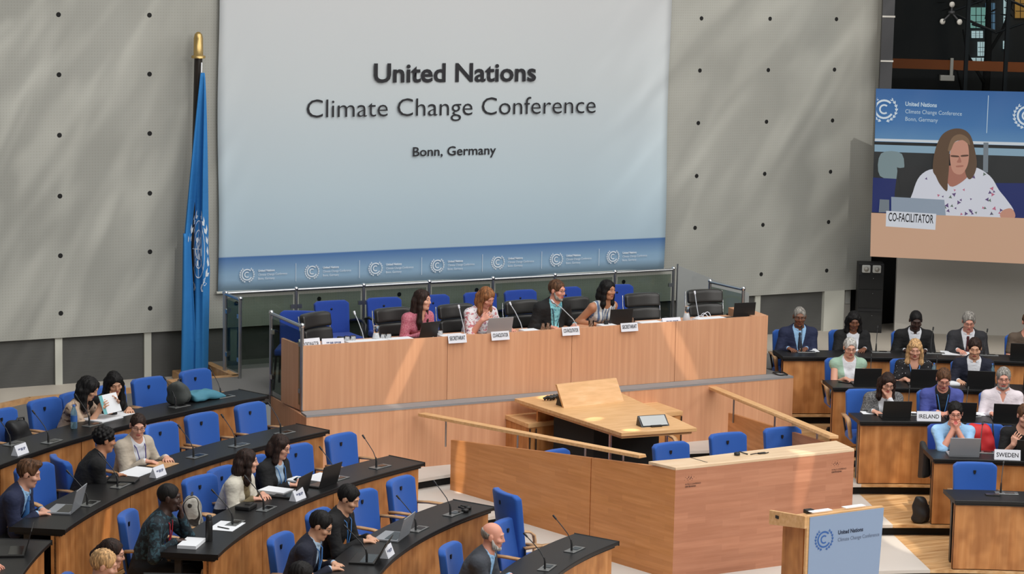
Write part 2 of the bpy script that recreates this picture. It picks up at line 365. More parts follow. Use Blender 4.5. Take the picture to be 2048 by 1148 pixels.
# dais platform
PX0, PX1, PY0 = 9.98, 16.53, 23.44
struct(MB().use('beech_panel').span((PX0, PY0, -.1), (PX1, PY0 + .06, PLAT_Z - .02)).span((PX1 - .06, PY0 + .061, -.1), (PX1, WALL_Y, PLAT_Z - .02))
       .hexa([(PX0, PY0 + .061, .2), (PX0 + .06, PY0 + .061, .2), (10.16, 24.78, .2), (10.1, 24.78, .2)], [(PX0, PY0 + .061, PLAT_Z - .02), (PX0 + .06, PY0 + .061, PLAT_Z - .02), (10.16, 24.78, PLAT_Z - .02), (10.1, 24.78, PLAT_Z - .02)]).build('floor_dais_plinth'))
struct(MB().use('carpet_grey').prism([(PX0 + .08, PY0 + .2), (PX1 - .02, PY0 + .2), (PX1 - .02, 25.3), (17.4, 25.3), (17.4, WALL_Y + .06), (10.16, WALL_Y + .06), (10.16, 26.0), (9.3, 26.0), (9.3, 25.05), (10.1, 24.78)], PLAT_Z - .1, PLAT_Z).build('floor_dais'))
struct(MB().use('strip_grey').prism([(PX0, PY0), (PX1, PY0), (PX1, PY0 + .22), (PX0 + .03, PY0 + .22)], PLAT_Z - .03, PLAT_Z + .004).build('trim_dais_edge'))
struct(MB().use('bent_wood').prism([(9.28, 24.98), (9.28, 26.05), (9.34, 26.05), (9.34, 25.0)], WALK_Z - .3, PLAT_Z + .01).prism([(9.3, 25.98), (10.2, 25.98), (10.2, 26.06), (9.3, 26.06)], WALK_Z - .1, PLAT_Z + .012).build('trim_dais_side'))
struct(MB().use('bent_wood').prism([(10.1, 26.0), (10.2, 26.0), (10.2, WALL_Y), (10.1, WALL_Y)], WALK_Z - .1, PLAT_Z + .012).build('trim_dais_corner'))

# pale partition at the far right under the screen, glazed atrium above and behind, boxed in black to shut out daylight
PA, PANG = Vector((20.42, 26.54, 0)), rad(-31)
def pw(t, n=0, z=0): return Vector((PA.x + math.cos(PANG) * t - math.sin(PANG) * n, PA.y + math.sin(PANG) * t + math.cos(PANG) * n, z))
def wallbox(name, t0, t1, n0, n1, z0, z1, mn):
    return MB().use(mn).hexa([pw(t0, n0, z0), pw(t1, n0, z0), pw(t1, n1, z0), pw(t0, n1, z0)], [pw(t0, n0, z1), pw(t1, n0, z1), pw(t1, n1, z1), pw(t0, n1, z1)]).build(name)
struct(wallbox('wall_partition_right', .02, 7, 0, .12, .9, 3.3, 'partition_grey'))
struct(wallbox('wall_blackout_back', -3, 16, 6, 6.2, -1, 12, 'rack_black'))  # black back, sides and ceiling added to block daylight behind the glass
struct(wallbox('wall_blackout_side', -.35, -.2, .9, 6.2, -1, 12, 'rack_black'))
struct(wallbox('wall_blackout_far_side', 15, 15.2, 0, 6.2, -1, 12, 'rack_black'))
struct(wallbox('ceiling_blackout', -3, 16, .2, 6.2, 9.5, 9.7, 'rack_black'))
struct(wallbox('floor_atrium', .1, 16, .15, 6.2, 3.1, 3.28, 'rack_black'))
wn = thing('window_1', None, None); struct(wn)
mat('mullion_grey', sr(58, 58, 60), .5, .3)
mat('beam_orange', sr(206, 112, 52), .6)
def wpart(name, *a):
    o = wallbox(name, *a); o.parent = wn; return o
def tpx(px, py): P = onpl(px, py, PA, PANG); return (P.x - PA.x) * math.cos(PANG) + (P.y - PA.y) * math.sin(PANG), P.z
t0, _ = tpx(1762, 90); t1, _ = tpx(1786, 90)
wpart('side_panel', t0, t1, -.03, .1, 3.28, 9, 'mullion_grey')
for y_ in (33, 122): wpart('joint', t0, t1 + .01, -.04, .1, tpx(1775, y_)[1] - .012, tpx(1775, y_)[1] + .012, 'partition_grey')
wpart('glass_pane', t1, 9, .04, .055, 3.28, 9, 'curtain_glass')
for x_, y_, w_ in ((1938, 60, .05), (2018, 60, .05)): wpart('mullion', tpx(x_, y_)[0] - w_ / 2, tpx(x_, y_)[0] + w_ / 2, .1, .2, 3.28, 9, 'mullion_grey')
zb = tpx(1900, 129)[1]
bm = thing('steel_beam', 'orange brown horizontal beam behind the dark glass at top right', 'beam')
o = wallbox('flange', 0, 9, 2.0, 2.2, 0, 1, 'beam_orange'); bpy.data.objects.remove(o)
P0 = onpl(1790, 127, pw(0, 2.1), PANG); P1 = onpl(2047, 135, pw(0, 2.1), PANG); d_ = (P1 - P0)
MB().use('beam_orange').hexa(*[[P0 - d_ * .2 + Vector((0, q, zz)) for q in (0,)] + [P1 + d_ * .6 + Vector((0, 0, zz)), P1 + d_ * .6 + Vector((.1, .12, zz)), P0 - d_ * .2 + Vector((.1, .12, zz))] for zz in (-.07, .07)]).build('web', bm)
# bright glazing far behind, seen between dark trunks
emit('far_daylight', sr(206, 228, 228), 1.5); emit('far_daylight_blue', sr(120, 160, 190), .8); emit('far_lamplit', sr(205, 150, 70), 1.0); emit('far_green', sr(150, 205, 190), 1.1)
BK = pw(0, 5.9)
def farpane(name, x0, y0, x1, y1, mn, label):
    a, b_, c, d = onpl(x0, y1, BK, PANG), onpl(x1, y1, BK, PANG), onpl(x1, y0, BK, PANG), onpl(x0, y0, BK, PANG)
    n = Vector((-math.sin(PANG), math.cos(PANG), 0)) * .06
    t = thing('lit_window', label, 'window'); o = MB().use(mn).hexa([a, b_, b_ + n, a + n], [d, c, c + n, d + n]).build('pane', t)
    e_ = Vector((0, 0, .0)); g_ = MB().use('rack_black'); w_ = b_ - a; h_ = d - a
    for q in (.33, .68): g_.hexa(*[[p + w_ * (q - .02) - n * .3, p + w_ * (q + .02) - n * .3, p + w_ * (q + .02), p + w_ * (q - .02)] for p in (a, d)])
    for q in (.3, .62): g_.hexa(*[[a + h_ * (q + s_) - n * .3, b_ + h_ * (q + s_) - n * .3, b_ + h_ * (q + s_), a + h_ * (q + s_)] for s_ in (-.015, .015)])
    g_.build('glazing_bars', o); return t
farpane('lit_window', 1942, 15, 1972, 56, 'far_green', 'pale green daylit window pane behind the dark glass at top right')
farpane('lit_window', 1972, 6, 1990, 62, 'far_daylight_blue', 'bluish daylit window pane right of the pale green one')
farpane('lit_window', 2008, -10, 2016, 56, 'far_daylight', 'narrow white daylit window strip at top right')
farpane('lit_window', 2031, -10, 2060, 36, 'far_lamplit', 'warm yellow lit window with a grid in the top right corner')
farpane('lit_window', 1944, 62, 1966, 76, 'far_daylight', 'small daylit pane under the pale green window')
farpane('lit_window', 1942, 116, 1972, 126, 'far_daylight', 'low daylit window strip resting on the orange beam')
farpane('lit_window', 1956, 84, 1970, 112, 'far_daylight', 'broken daylit pane above the orange beam')
farpane('lit_window', 2007, 82, 2014, 98, 'far_daylight', 'tiny white daylit pane beside the right mullion')
tr = thing('indoor_tree', 'dark leafy indoor tree silhouetted against the lit windows', 'tree', (onpl(1968, 8, pw(0, 4.6), PANG).x, onpl(1968, 8, pw(0, 4.6), PANG).y, 3.28))
MB().use('black_void').tube([(.1, 0, 0), (.13, 0, 1.5), (.06, 0, 3.0)], [.07, .06, .03], 8).tube([(.12, 0, 1.0), (-.25, .05, 1.5), (-.4, 0, 1.9)], [.03, .025, .015], 6).tube([(.12, 0, 1.5), (.45, .05, 1.9), (.6, 0, 2.4)], [.03, .025, .015], 6).tube([(.12, 0, .5), (-.3, .05, .85), (-.5, 0, 1.3)], [.025, .02, .015], 6).build('trunk', tr)
lv = MB().use('black_plastic')
for i in range(260):
    p = Vector((random.gauss(-.15, .42), random.gauss(0, .3), 2.62 + random.gauss(.2, .3))); d = Vector((random.uniform(-1, 1), random.uniform(-1, 1), random.uniform(-1, .3))).normalized(); q = d.orthogonal().normalized()
    lv.add([p, p + d * .08 + q * .018, p + d * .19, p + d * .08 - q * .018], [(0, 1, 2, 3)])
lv.build('leaves', tr)
def spider(px, py, tips, label):
    A = pw(0, -.08); P = onpl(px, py, A, PANG); t = thing('glass_spider_bracket', label, 'bracket', tuple(P))
    MB().use('mullion_grey').lathe([(.001, -.03), (.045, -.02), (.05, .0), (.045, .02), (.001, .03)], (0, 0, 0), 12).build('hub', t)
    for x, y in tips:
        q = onpl(x, y, A, PANG) - P
        arm = MB().use('mullion_grey').tube([(0, 0, 0), q], .014, 8).build('arm', t)
        MB().use('partition_grey').lathe([(.001, -.015), (.04, -.012), (.04, .012), (.001, .015)], q, 14, Matrix.Rotation(rad(90), 3, 'X')).build('disc', arm)
spider(1903, 25, [(1904, 9), (1885, 43), (1919, 44)], 'steel spider bracket with three discs clamping the dark glass')
bar = thing('tension_rods', 'crossing steel tension rods behind the dark glass', 'rods')
for a, b_ in (((1906, 22), (1966, 0)), ((1908, 28), (1990, 64)), ((1990, 66), (2060, 42)), ((2018, 0), (2060, 18)), ((1944, 48), (1990, 62))):
    MB().use('mullion_grey').tube([onpl(*a, pw(0, .5), PANG), onpl(*b_, pw(0, .5), PANG)], .018, 8).build('rod', bar)
fl = thing('flood_lamp', 'grey box flood lamp on a vertical bracket above the projection screen', 'lamp', tuple(onpl(1896, 156, pw(0, -.1), PANG)))
mat('lamp_body', sr(104, 104, 98), .5)
MB().use('lamp_body').box((-.02, 0, 0), (.2, .12, .08), Matrix.Rotation(PANG, 3, 'Z')).build('housing', fl, bevel=.01)
MB().use('lamp_body').box((.055, 0, .13), (.045, .04, .3), Matrix.Rotation(PANG, 3, 'Z')).build('bracket', fl, bevel=.005)
MB().use('dark_metal').tube([(.05, .02, .1), (.2, .1, .1)], .012).build('arm', fl)

# tall black cabinet with two emergency lamps
rk = thing('equipment_cabinet', 'tall black equipment cabinet beside the pale partition under the screen', 'cabinet', (20.06, 26.66, LEDGE_Z), rad(-31))
MB().use('rack_black').span((-.16, 0, 0), (.2, .3, 1.0)).build('carcass', rk, bevel=.006)
for z0, z1 in ((.02, .30), (.36, .62), (.63, .84)):
    d_ = MB().use('desk_edge_black').span((-.15, -.015, z0), (.19, 0, z1)).build('door', rk, bevel=.004); MB().use('chrome').lathe([(.001, 0), (.009, .004), (.001, .008)], (.05, -.016, z1 - .05), 10, Matrix.Rotation(rad(90), 3, 'X')).build('lock', d_)
MB().use('dark_metal').span((-.15, -.02, .315), (.19, 0, .345)).build('shelf_strip', rk)
for i, x in enumerate((-.075, .075)):
    o = thing('emergency_lamp', ('left' if i == 0 else 'right') + ' one of two square white emergency lamps on the black cabinet', 'lamp', tuple(Vector(rk.location) + Matrix.Rotation(rad(-31), 3, 'Z') @ Vector((x + .02, -.01, .87))), rad(-31), 'emergency lamps')
    MB().use('lamp_white').span((-.06, -.03, 0), (.06, .03, .11)).build('housing', o, bevel=.015); MB().use('partition_grey').lathe([(.001, 0), (.035, .005), (.001, .02)], (0, -.03, .055), 14, Matrix.Rotation(rad(90), 3, 'X')).build('lens', o)

# ================================================================== BANNER
BY = WALL_Y - .05
bn = thing('banner', 'huge pale banner reading United Nations Climate Change Conference on the back wall', 'banner', (13.5, BY, 1.985))
m = mat('banner_print', sr(186, 192, 198), .85); nt, b = nodes(m); mp = coords(nt, (1, 1, 1)); sx = nt.nodes.new('ShaderNodeSeparateXYZ'); nt.links.new(mp.outputs[0], sx.inputs[0])
r1 = ramp(nt, [(0, sr(150, 178, 200)), (.055, sr(134, 166, 194)), (.1055, sr(72, 112, 166)), (.107, sr(170, 192, 206)), (.3, sr(182, 199, 208)), (.62, sr(192, 199, 202)), (1, sr(194, 195, 196))]); r1.color_ramp.interpolation = 'LINEAR'
nt.links.new(mth('DIVIDE', sx.outputs[2], 4.115, nt), r1.inputs[0]); nt.links.new(r1.outputs[0], b.inputs['Base Color'])
cl = MB().use('banner_print'); nx, nz_ = 60, 30; vs = []
for j in range(nz_ + 1):
    for i in range(nx + 1):
        x = -3.23 + 6.49 * i / nx; z = 4.6 * j / nz_; e = min(i, nx - i) / nx
        vs.append((x + (.012 * math.sin(z * 2.1) if i in (0, nx) else 0), -.012 * math.sin(x * 2.3 + z * .5) * (.3 + .7 * (1 - z / 5)) - .01, z))
cl.add(vs, [(j * (nx + 1) + i, j * (nx + 1) + i + 1, (j + 1) * (nx + 1) + i + 1, (j + 1) * (nx + 1) + i) for j in range(nz_) for i in range(nx)], True)
o = cl.build('cloth', bn); sol = o.modifiers.new('thickness', 'SOLIDIFY'); sol.thickness = .006; sol.offset = 1
MB().use('post_white').tube([(-3.25, -.005, .0), (3.28, -.005, .0)], .018).build('bottom_bar', bn)
def bt_(nm, s, mn, x0, x1, zb, cap, bold=0): return text_mesh(nm, s, mn, bn, (x0 - 13.5, -.036, zb - 1.985), (1, 0, 0), (0, 0, 1), x1 - x0, cap, bold)
bt_('lettering', 'United Nations', 'ink', 12.353, 14.695, 4.585, .235, .022)
bt_('lettering', 'Climate Change Conference', 'ink', 11.435, 15.612, 4.148, .232, -.006)
bt_('lettering', 'Bonn, Germany', 'ink', 12.915, 14.121, 3.63, .118, .012)
for x_ in (495, 625, 752, 876, 997, 1114, 1227):
    P = on(x_, 548 - (x_ - 495) * .0475, BY - .05); lx = P.x - 13.5
    emblem('emblem', 'emblem_white', bn, (lx, -.036, .215), (1, 0, 0), (0, 0, 1), .105)
    for s_, zz, wd, bd in (('United Nations', .245, .22, .03), ('Climate Change Conference', .195, .39, 0), ('Bonn, Germany', .145, .22, 0)):
        text_mesh('small_lettering', s_, 'emblem_white', bn, (lx + .15, -.036, zz), (1, 0, 0), (0, 0, 1), wd, .028, bd)
    if x_ < 1200: MB().use('emblem_white').span((lx + .655, -.037, .1), (lx + .66, -.035, .33)).build('divider_line', bn)

# ================================================================== FLAG
fp = Vector((9.86, 26.80, LEDGE_Z))
fg = thing('flag', 'tall blue United Nations flag hanging furled on a dark pole beside the banner', 'flag', tuple(fp))
TOP = 4.05; LEAN = .028
def ax(z): return Vector((LEAN * (z - 0) * .88, -.0, z))
MB().use('bent_wood').box((.02, 0, .05), (.42, .3, .1)).build('base', fg, bevel=.01)
MB().use('dark_pole_wood').tube([ax(.1), ax(TOP - .1)], [.055, .05], 14).build('pole', fg)
zt = TOP - .1; fin = MB().use('brass').lathe([(.085, 0), (.085, .03), (.058, .035), (.056, .24), (.045, .29), (.02, .315), (.001, .32)], ax(zt), 20); fin.build('finial', fg)
fr = Vector((math.cos(rad(-28)), math.sin(rad(-28)), 0)); fn = Vector((math.sin(rad(-28)), -math.cos(rad(-28)), 0))
m = mat('flag_cloth', sr(40, 120, 186), .8); bump(m, (2, 2, 30), .15, .02)
Z0, Z1 = .08, 3.78
def fs(t, z, off=0):                     # the cloth gathers at the hoist cord and opens into long folds lower down
    v = (Z1 - z) / (Z1 - Z0); wd = .05 + .27 * min(1, v * 1.55) ** .8
    left = .045 - .16 * min(1, v * 1.7) ** .9 + .03 * max(0, v - .62)
    x = left + wd * t; dep = .10 + .06 * math.sin(t * 9.5 + v * 1.4) * min(1, v * 3) + .035 * math.sin(t * 17 + 1 - v * 2) * min(1, v * 2)
    return ax(z) + fr * x + fn * (dep + off)
F = MB().use('flag_cloth'); nt_, nz2 = 70, 60; vs = [fs(i / nt_, Z0 + (Z1 - Z0) * j / nz2) for j in range(nz2 + 1) for i in range(nt_ + 1)]
F.add(vs, [(j * (nt_ + 1) + i, j * (nt_ + 1) + i + 1, (j + 1) * (nt_ + 1) + i + 1, (j + 1) * (nt_ + 1) + i) for j in range(nz2) for i in range(nt_)], True)
o = F.build('cloth', fg); sol = o.modifiers.new('thickness', 'SOLIDIFY'); sol.thickness = .006; sol.offset = -1
F = MB().use('flag_cloth'); vs = []
for j in range(31):
    z = Z0 + 1.75 * j / 30; v = 1 - j / 30
    for i in range(13):
        t = i / 12; vs.append(ax(z) + fr * (-.115 + .16 * t * (.5 + .7 * v) + .02 * v) + fn * (.16 + .05 * math.sin(t * 5 + v)))
F.add(vs, [(j * 13 + i, j * 13 + i + 1, j * 13 + i + 14, j * 13 + i + 13) for j in range(30) for i in range(12)], True)
o = F.build('fold', fg); sol = o.modifiers.new('thickness', 'SOLIDIFY'); sol.thickness = .006
E_ = MB().use('emblem_white'); ec, er = 1.63, .33
def fpt(a, b_): return fs(min(.985, .60 + a * 1.5), ec + b_ * 1.45, .008)
def stroke(pts, wv):
    for (a0, b0), (a1, b1) in zip(pts[:-1], pts[1:]):
        dx, dy = a1 - a0, b1 - b0; l_ = math.hypot(dx, dy) + 1e-6; nx_, ny_ = -dy / l_ * wv, dx / l_ * wv
        E_.add([fpt(a0 - nx_, b0 - ny_), fpt(a1 - nx_, b1 - ny_), fpt(a1 + nx_, b1 + ny_), fpt(a0 + nx_, b0 + ny_)], [(0, 1, 2, 3)])
for rr in (.07, .14, .21): stroke([(rr * math.cos(a * .157) * .9, rr * math.sin(a * .157) * 1.15) for a in range(41)], .005)
for a in range(4): stroke([(.21 * math.cos(a * .785) * s_ * .9, .21 * math.sin(a * .785) * s_ * 1.15) for s_ in (-1, -.5, 0, .5, 1)], .004)
for bx, by, bw, bh in ((-.03, .08, .045, .03), (.05, .06, .04, .05), (-.08, -.02, .03, .045), (.03, -.06, .05, .035), (.1, -.02, .025, .05), (-.02, -.12, .03, .03), (0, .01, .03, .025)):
    E_.add([fpt(bx + bw * math.cos(q * .785) * random.uniform(.6, 1.1), by + bh * math.sin(q * .785) * random.uniform(.6, 1.1)) for q in range(8)], [tuple(range(8))])
for sg in (-1, 1):
    for i in range(9):
        a = rad(-75 + i * 17); cx_, cy_ = .25 * math.cos(a) * sg, .32 * math.sin(a) - .02
        tx, ty = -math.sin(a) * sg, math.cos(a); ox, oy = math.cos(a) * sg * .6, math.sin(a) * .6
        for kk in (1, -.4):
            dx, dy = tx + ox * kk, ty + oy * kk; l_ = math.hypot(dx, dy); dx, dy = dx / l_ * .085, dy / l_ * .085
            E_.add([fpt(cx_, cy_), fpt(cx_ + dx * .5 - dy * .2, cy_ + dy * .5 + dx * .2), fpt(cx_ + dx, cy_ + dy), fpt(cx_ + dx * .5 + dy * .2, cy_ + dy * .5 - dx * .2)], [(0, 1, 2, 3)])
E_.build('emblem', fg)
MB().use('paper').tube([ax(3.9) + fr * .05 + fn * .06, ax(3.78) + fr * .055 + fn * .1], .008).build('cord', fg)

# ================================================================== PROJECTION SCREEN
SA = on(1741, 512, 25.6); SANG = rad(-42); sz0 = SA.z; STOP = onpl(1752, 177, SA, SANG).z
ps = thing('projection_screen', 'large hanging screen showing the woman at the co-facilitator sign', 'screen', (SA.x, SA.y, sz0), SANG)
SW, SH = 4.2, STOP - sz0
def spx(px, py, lift=0): P = onpl(px, py, SA, SANG); return ((P.x - SA.x) * math.cos(SANG) + (P.y - SA.y) * math.sin(SANG), -lift, P.z - sz0)
MB().use('rack_black').span((0, .012, 0), (SW, .09, SH)).build('housing', ps)
lay = [0]
def shape(name, pts, mn, scr=True, soft=False):
    lay[0] += 1; l_ = .0007 * lay[0]
    if soft:                             # round the outline off
        n_ = len(pts); q_ = []
        for i in range(n_):
            p0, p1, p2, p3 = [pts[(i + k_ - 1) % n_] for k_ in range(4)]
            for t in (0, .25, .5, .75): q_.append(tuple(.5 * (2 * p1[c] + (p2[c] - p0[c]) * t + (2 * p0[c] - 5 * p1[c] + 4 * p2[c] - p3[c]) * t * t + (3 * p1[c] - p0[c] - 3 * p2[c] + p3[c]) * t ** 3) for c in (0, 1)))
        pts = q_
    v = [spx(x, y, l_) if scr else (x, -l_, y) for x, y in pts]
    a = sum(v[i][0] * v[(i + 1) % len(v)][2] - v[(i + 1) % len(v)][0] * v[i][2] for i in range(len(v)))
    f = tuple(range(len(v))); f = f if a > 0 else f[::-1]
    return MB().use(mn).add(v, [f]).build(name, ps)
def escr(n, c, s=.74):
    """a lit picture area: glows evenly, barely reflects"""
    return emit(n, c, s)
escr('picture_dark', sr(34, 38, 40)); escr('picture_wood', sr(214, 172, 142)); escr('picture_navy', sr(20, 38, 104)); escr('picture_chair', sr(34, 36, 38)); escr('picture_rail', sr(214, 222, 228)); escr('picture_ledge', sr(140, 172, 192)); escr('picture_black', sr(14, 16, 18))
escr('picture_hair', sr(96, 72, 52)); escr('picture_hair_light', sr(132, 104, 78)); escr('picture_skin', sr(206, 150, 128)); escr('picture_skin_shade', sr(176, 116, 98)); escr('picture_blouse', sr(222, 224, 234)); escr('picture_laptop', sr(150, 164, 180)); escr('picture_plate', sr(224, 228, 236)); escr('picture_ink', sr(24, 24, 28)); escr('picture_pink', sr(196, 110, 136)); escr('picture_purple', sr(96, 72, 122)); escr('picture_green', sr(104, 120, 108)); escr('picture_white', sr(220, 232, 240)); escr('picture_steel', sr(120, 130, 138)); escr('picture_text', sr(196, 216, 230)); escr('picture_brow', sr(86, 58, 44)); escr('picture_vase', sr(128, 148, 152))
m = emit('picture_backdrop', (1, 1, 1), .72); nt, b = nodes(m); mp = coords(nt, (1, 1, 1)); sx = nt.nodes.new('ShaderNodeSeparateXYZ'); nt.links.new(mp.outputs[0], sx.inputs[0])
r1 = ramp(nt, [(.60, sr(116, 164, 200)), (.8, sr(66, 122, 180)), (1, sr(44, 102, 166))]); nt.links.new(mth('DIVIDE', sx.outputs[2], SH, nt), r1.inputs[0]); nt.links.new(r1.outputs[0], b.inputs['Emission Color'])
X9 = 2340
shape('picture_background', [(1741, 512), (X9, 541), (X9, 190), (1752, 177)], 'picture_dark')
shape('picture_backdrop', [(1749.5, 284), (X9, 302), (X9, 190), (1752, 177)], 'picture_backdrop')
shape('picture_rail', [(1749.5, 282), (X9, 300), (X9, 293), (1749.8, 277)], 'picture_rail')
shape('picture_rail_shadow', [(1749.3, 288), (X9, 306), (X9, 300), (1749.5, 283)], 'picture_black')
shape('picture_ledge', [(1749, 303), (X9, 322), (X9, 307), (1749.2, 289)], 'picture_ledge')
shape('picture_vase', [(1760, 352), (1803, 354), (1804, 308), (1762, 307)], 'picture_vase', soft=True)
shape('picture_blue_chair', [(1744, 424), (1800, 428), (1800, 358), (1746, 355)], 'picture_navy')
shape('picture_blue_chair', [(1985, 436), (X9, 448), (X9, 368), (1988, 366)], 'picture_navy')
shape('picture_black_chair', [(1793, 426), (1860, 430), (1860, 340), (1800, 336), (1795, 342)], 'picture_chair', soft=True)
shape('picture_post', [(1966, 345), (1976, 345), (1977, 285), (1967, 285)], 'picture_steel')
shape('picture_blouse', [(1818, 430), (1826, 384), (1840, 352), (1866, 338), (1900, 348), (1946, 334), (1980, 352), (1998, 380), (2014, 400), (2028, 424), (2010, 438), (1900, 440)], 'picture_blouse', soft=True)
random.seed(3)
for i in range(46):
    x, y = random.uniform(1836, 2008), random.uniform(346, 428)
    if 1866 < x < 1945 and y < 372: continue
    if x < 1845 + (400 - y) * .2 - 5 or x > 1975 + (y - 346) * .5: continue
    q = random.uniform(2.5, 5.5); a = random.uniform(0, 3)
    shape('picture_flower', [(x + q * math.cos(a + j * 1.047) * (1, .45)[j % 2], y + q * math.sin(a + j * 1.047) * (1, .45)[j % 2]) for j in range(6)], random.choice(['picture_pink', 'picture_purple', 'picture_green', 'picture_purple']))
shape('picture_neck', [(1900, 372), (1926, 362), (1944, 340), (1930, 330), (1890, 335)], 'picture_skin_shade', soft=True)
shape('picture_hair', [(1866, 340), (1868, 312), (1876, 284), (1888, 266), (1908, 257), (1928, 259), (1942, 272), (1950, 300), (1954, 328), (1948, 350), (1938, 358), (1930, 340), (1928, 290), (1910, 280), (1900, 300), (1898, 340), (1896, 360), (1894, 382), (1880, 368), (1872, 352)], 'picture_hair', soft=True)
shape('picture_face', [(1900, 310), (1906, 288), (1922, 280), (1934, 284), (1938, 304), (1936, 328), (1926, 346), (1914, 348), (1904, 338)], 'picture_skin', soft=True)
shape('picture_parting', [(1896, 300), (1904, 276), (1920, 268), (1936, 276), (1940, 290), (1926, 280), (1910, 284), (1902, 300)], 'picture_hair_light', soft=True)
shape('picture_eyes', [(1903, 310), (1917, 311), (1917, 314), (1903, 313)], 'picture_brow', soft=True); shape('picture_eyes', [(1923, 310), (1936, 309), (1936, 312), (1923, 313)], 'picture_brow', soft=True)
shape('picture_nose', [(1919, 312), (1923, 322), (1921, 325), (1914, 324), (1917, 318)], 'picture_skin_shade', soft=True); shape('picture_mouth', [(1913, 331), (1926, 330), (1926, 333), (1914, 334)], 'picture_skin_shade', soft=True)
shape('picture_hand', [(2000, 430), (2006, 420), (2022, 416), (2030, 426), (2028, 436), (2006, 436)], 'picture_skin', soft=True)
shape('picture_glass', [(1758, 424), (1760, 398), (1779, 399), (1779, 424)], 'picture_steel')
shape('picture_laptop', [(1783, 426), (1783, 393), (1889, 399), (1892, 431)], 'picture_laptop')
shape('picture_desk', [(1741, 512), (X9, 541), (X9, 446), (1743, 425)], 'picture_wood')
shape('picture_sign', [(1772, 452), (1871, 459), (1873, 427), (1773, 421)], 'picture_plate')
def stext(s_, x0, y0, x1, y1, cap, mn, bold=0):
    lay[0] += 1; a = Vector(spx(x0, y0)); b_ = Vector(spx(x1, y1)); a.y = -.0007 * lay[0]; b_.y = a.y
    text_mesh('picture_lettering', s_, mn, ps, a, b_ - a, Vector((-(b_ - a).z, 0, (b_ - a).x)), (b_ - a).length, cap, bold)
stext('CO-FACILITATOR', 1777, 441, 1867, 446, .115, 'picture_ink', .015)
stext('United Nations', 1811, 211, 1874, 214, .055, 'picture_text', .03); stext('Climate Change Conference', 1811, 226, 1924, 231, .055, 'picture_text', 0); stext('Bonn, Germany', 1811, 241, 1876, 244, .055, 'picture_text', 0)
MB().use('picture_text').span(tuple(a - .004 if i != 1 else a for i, a in enumerate(spx(1975, 265, .06))), tuple(a + .004 if i != 1 else a + .001 for i, a in enumerate(spx(1976, 191, .06)))).build('picture_line', ps)
for x_, y_ in ((1769, 218), (2054, 231)):
    p = Vector(spx(x_, y_)); p.y = -.056; eo = emblem('picture_emblem', 'picture_white', ps, p, (1, 0, 0), (0, 0, 1), .19)
    for v_ in eo.data.vertices: v_.co.x = min(max(v_.co.x, .004), SW)

al = bpy.data.lights.new('atrium_fill', 'POINT'); al.energy = 210; al.color = (1, .8, .6); al.shadow_soft_size = .3  # fill light added to bring out the beam; no fitting hangs here
ao = bpy.data.objects.new('atrium_fill', al); COL.objects.link(ao); ao.location = pw(3.2, 1.0, 7.4)

# ================================================================== DESK ROWS
ORD = ['first', 'second', 'third', 'fourth', 'fifth', 'sixth', 'seventh', 'eighth', 'ninth', 'tenth']
ROWN = {('L', 4): 'rearmost left desk row', ('L', 3): 'second left desk row from the back', ('L', 2): 'middle left desk row', ('L', 1): 'second left desk row from the front', ('L', 0): 'front left desk row',
        ('R', 4): 'rearmost right desk row', ('R', 3): 'second right desk row from the back', ('R', 2): 'middle right desk row', ('R', 1): 'second right desk row from the front', ('R', 0): 'front right desk row'}
def desk_row(k, t0, t1, label):
    """one curved desk: t0 is the end at the dais, t1 the far end; all corners follow the ring"""
    z = ZK[k]; r = RK[k]; root = thing('curved_desk', label, 'desk', (0, 0, 0), 0, 'curved desk rows')
    MB().use('desk_top_black').arc(r, r + .5, z + .715, z + .75, t0, t1, int(abs(t1 - t0) / .8) + 2).build('desktop', root, bevel=.006)
    s = 1 if t1 > t0 else -1; n = max(1, round(abs(t1 - t0) * rad(1) * r / 1.45)); e = .35 / r * 10
    a0, a1 = t0 + s * .28 / r * 5, t1 - s * .1
    for i in range(n):
        u0, u1 = a0 + (a1 - a0) * i / n + s * .04, a0 + (a1 - a0) * (i + 1) / n - s * .04
        MB().use('oak_desk').arc(r + .06, r + .085, z + .01, z + .69, u0, u1).build('front_panel', root)
    MB().use('desk_edge_black').arc(r + .085, r + .1, z + .0, z + .7, a0, a1).build('panel_backing', root)
    MB().use('desk_edge_black').arc(r + .03, r + .46, z + .69, z + .716, a0, a1).build('underframe', root)
    for tt, sg in ((a0, s), (a1, -s)):
        if tt < 30 or tt > 155: continue
        MB().use('oak_desk').arc(r + .085, r + .13, z + .01, z + .69, tt, tt + sg * .25).build('end_panel', root)
        MB().use('dark_metal').arc(r + .34, r + .40, z + .01, z + .7, tt + sg * .4, tt + sg * .8).build('support_leg', root)
    return root
E0 = {('L', 4): 109.7, ('L', 3): 112.2, ('L', 2): 112.4, ('L', 1): 117.8, ('L', 0): 117.3, ('R', 4): 69.9, ('R', 3): 68.2, ('R', 2): 68.4, ('R', 1): 64.1, ('R', 0): 65.0}
E1 = {('L', 4): 142, ('L', 3): 144.8, ('L', 2): 145.5, ('L', 1): 152, ('L', 0): 152, ('R', 4): 42, ('R', 3): 42, ('R', 2): 40, ('R', 1): 40, ('R', 0): 40}
for (sd, k), a in E0.items():
    desk_row(k, a, E1[sd, k], 'curved black-topped wooden desk, ' + ROWN[sd, k].replace(' desk', ''))
desk_row(3, 147.2, 160, 'short black-topped desk end at the far bottom left corner beside the navy suited man')
desk_row(2, 150.4, 164, 'black-topped desk in front of the blond head at the bottom edge')

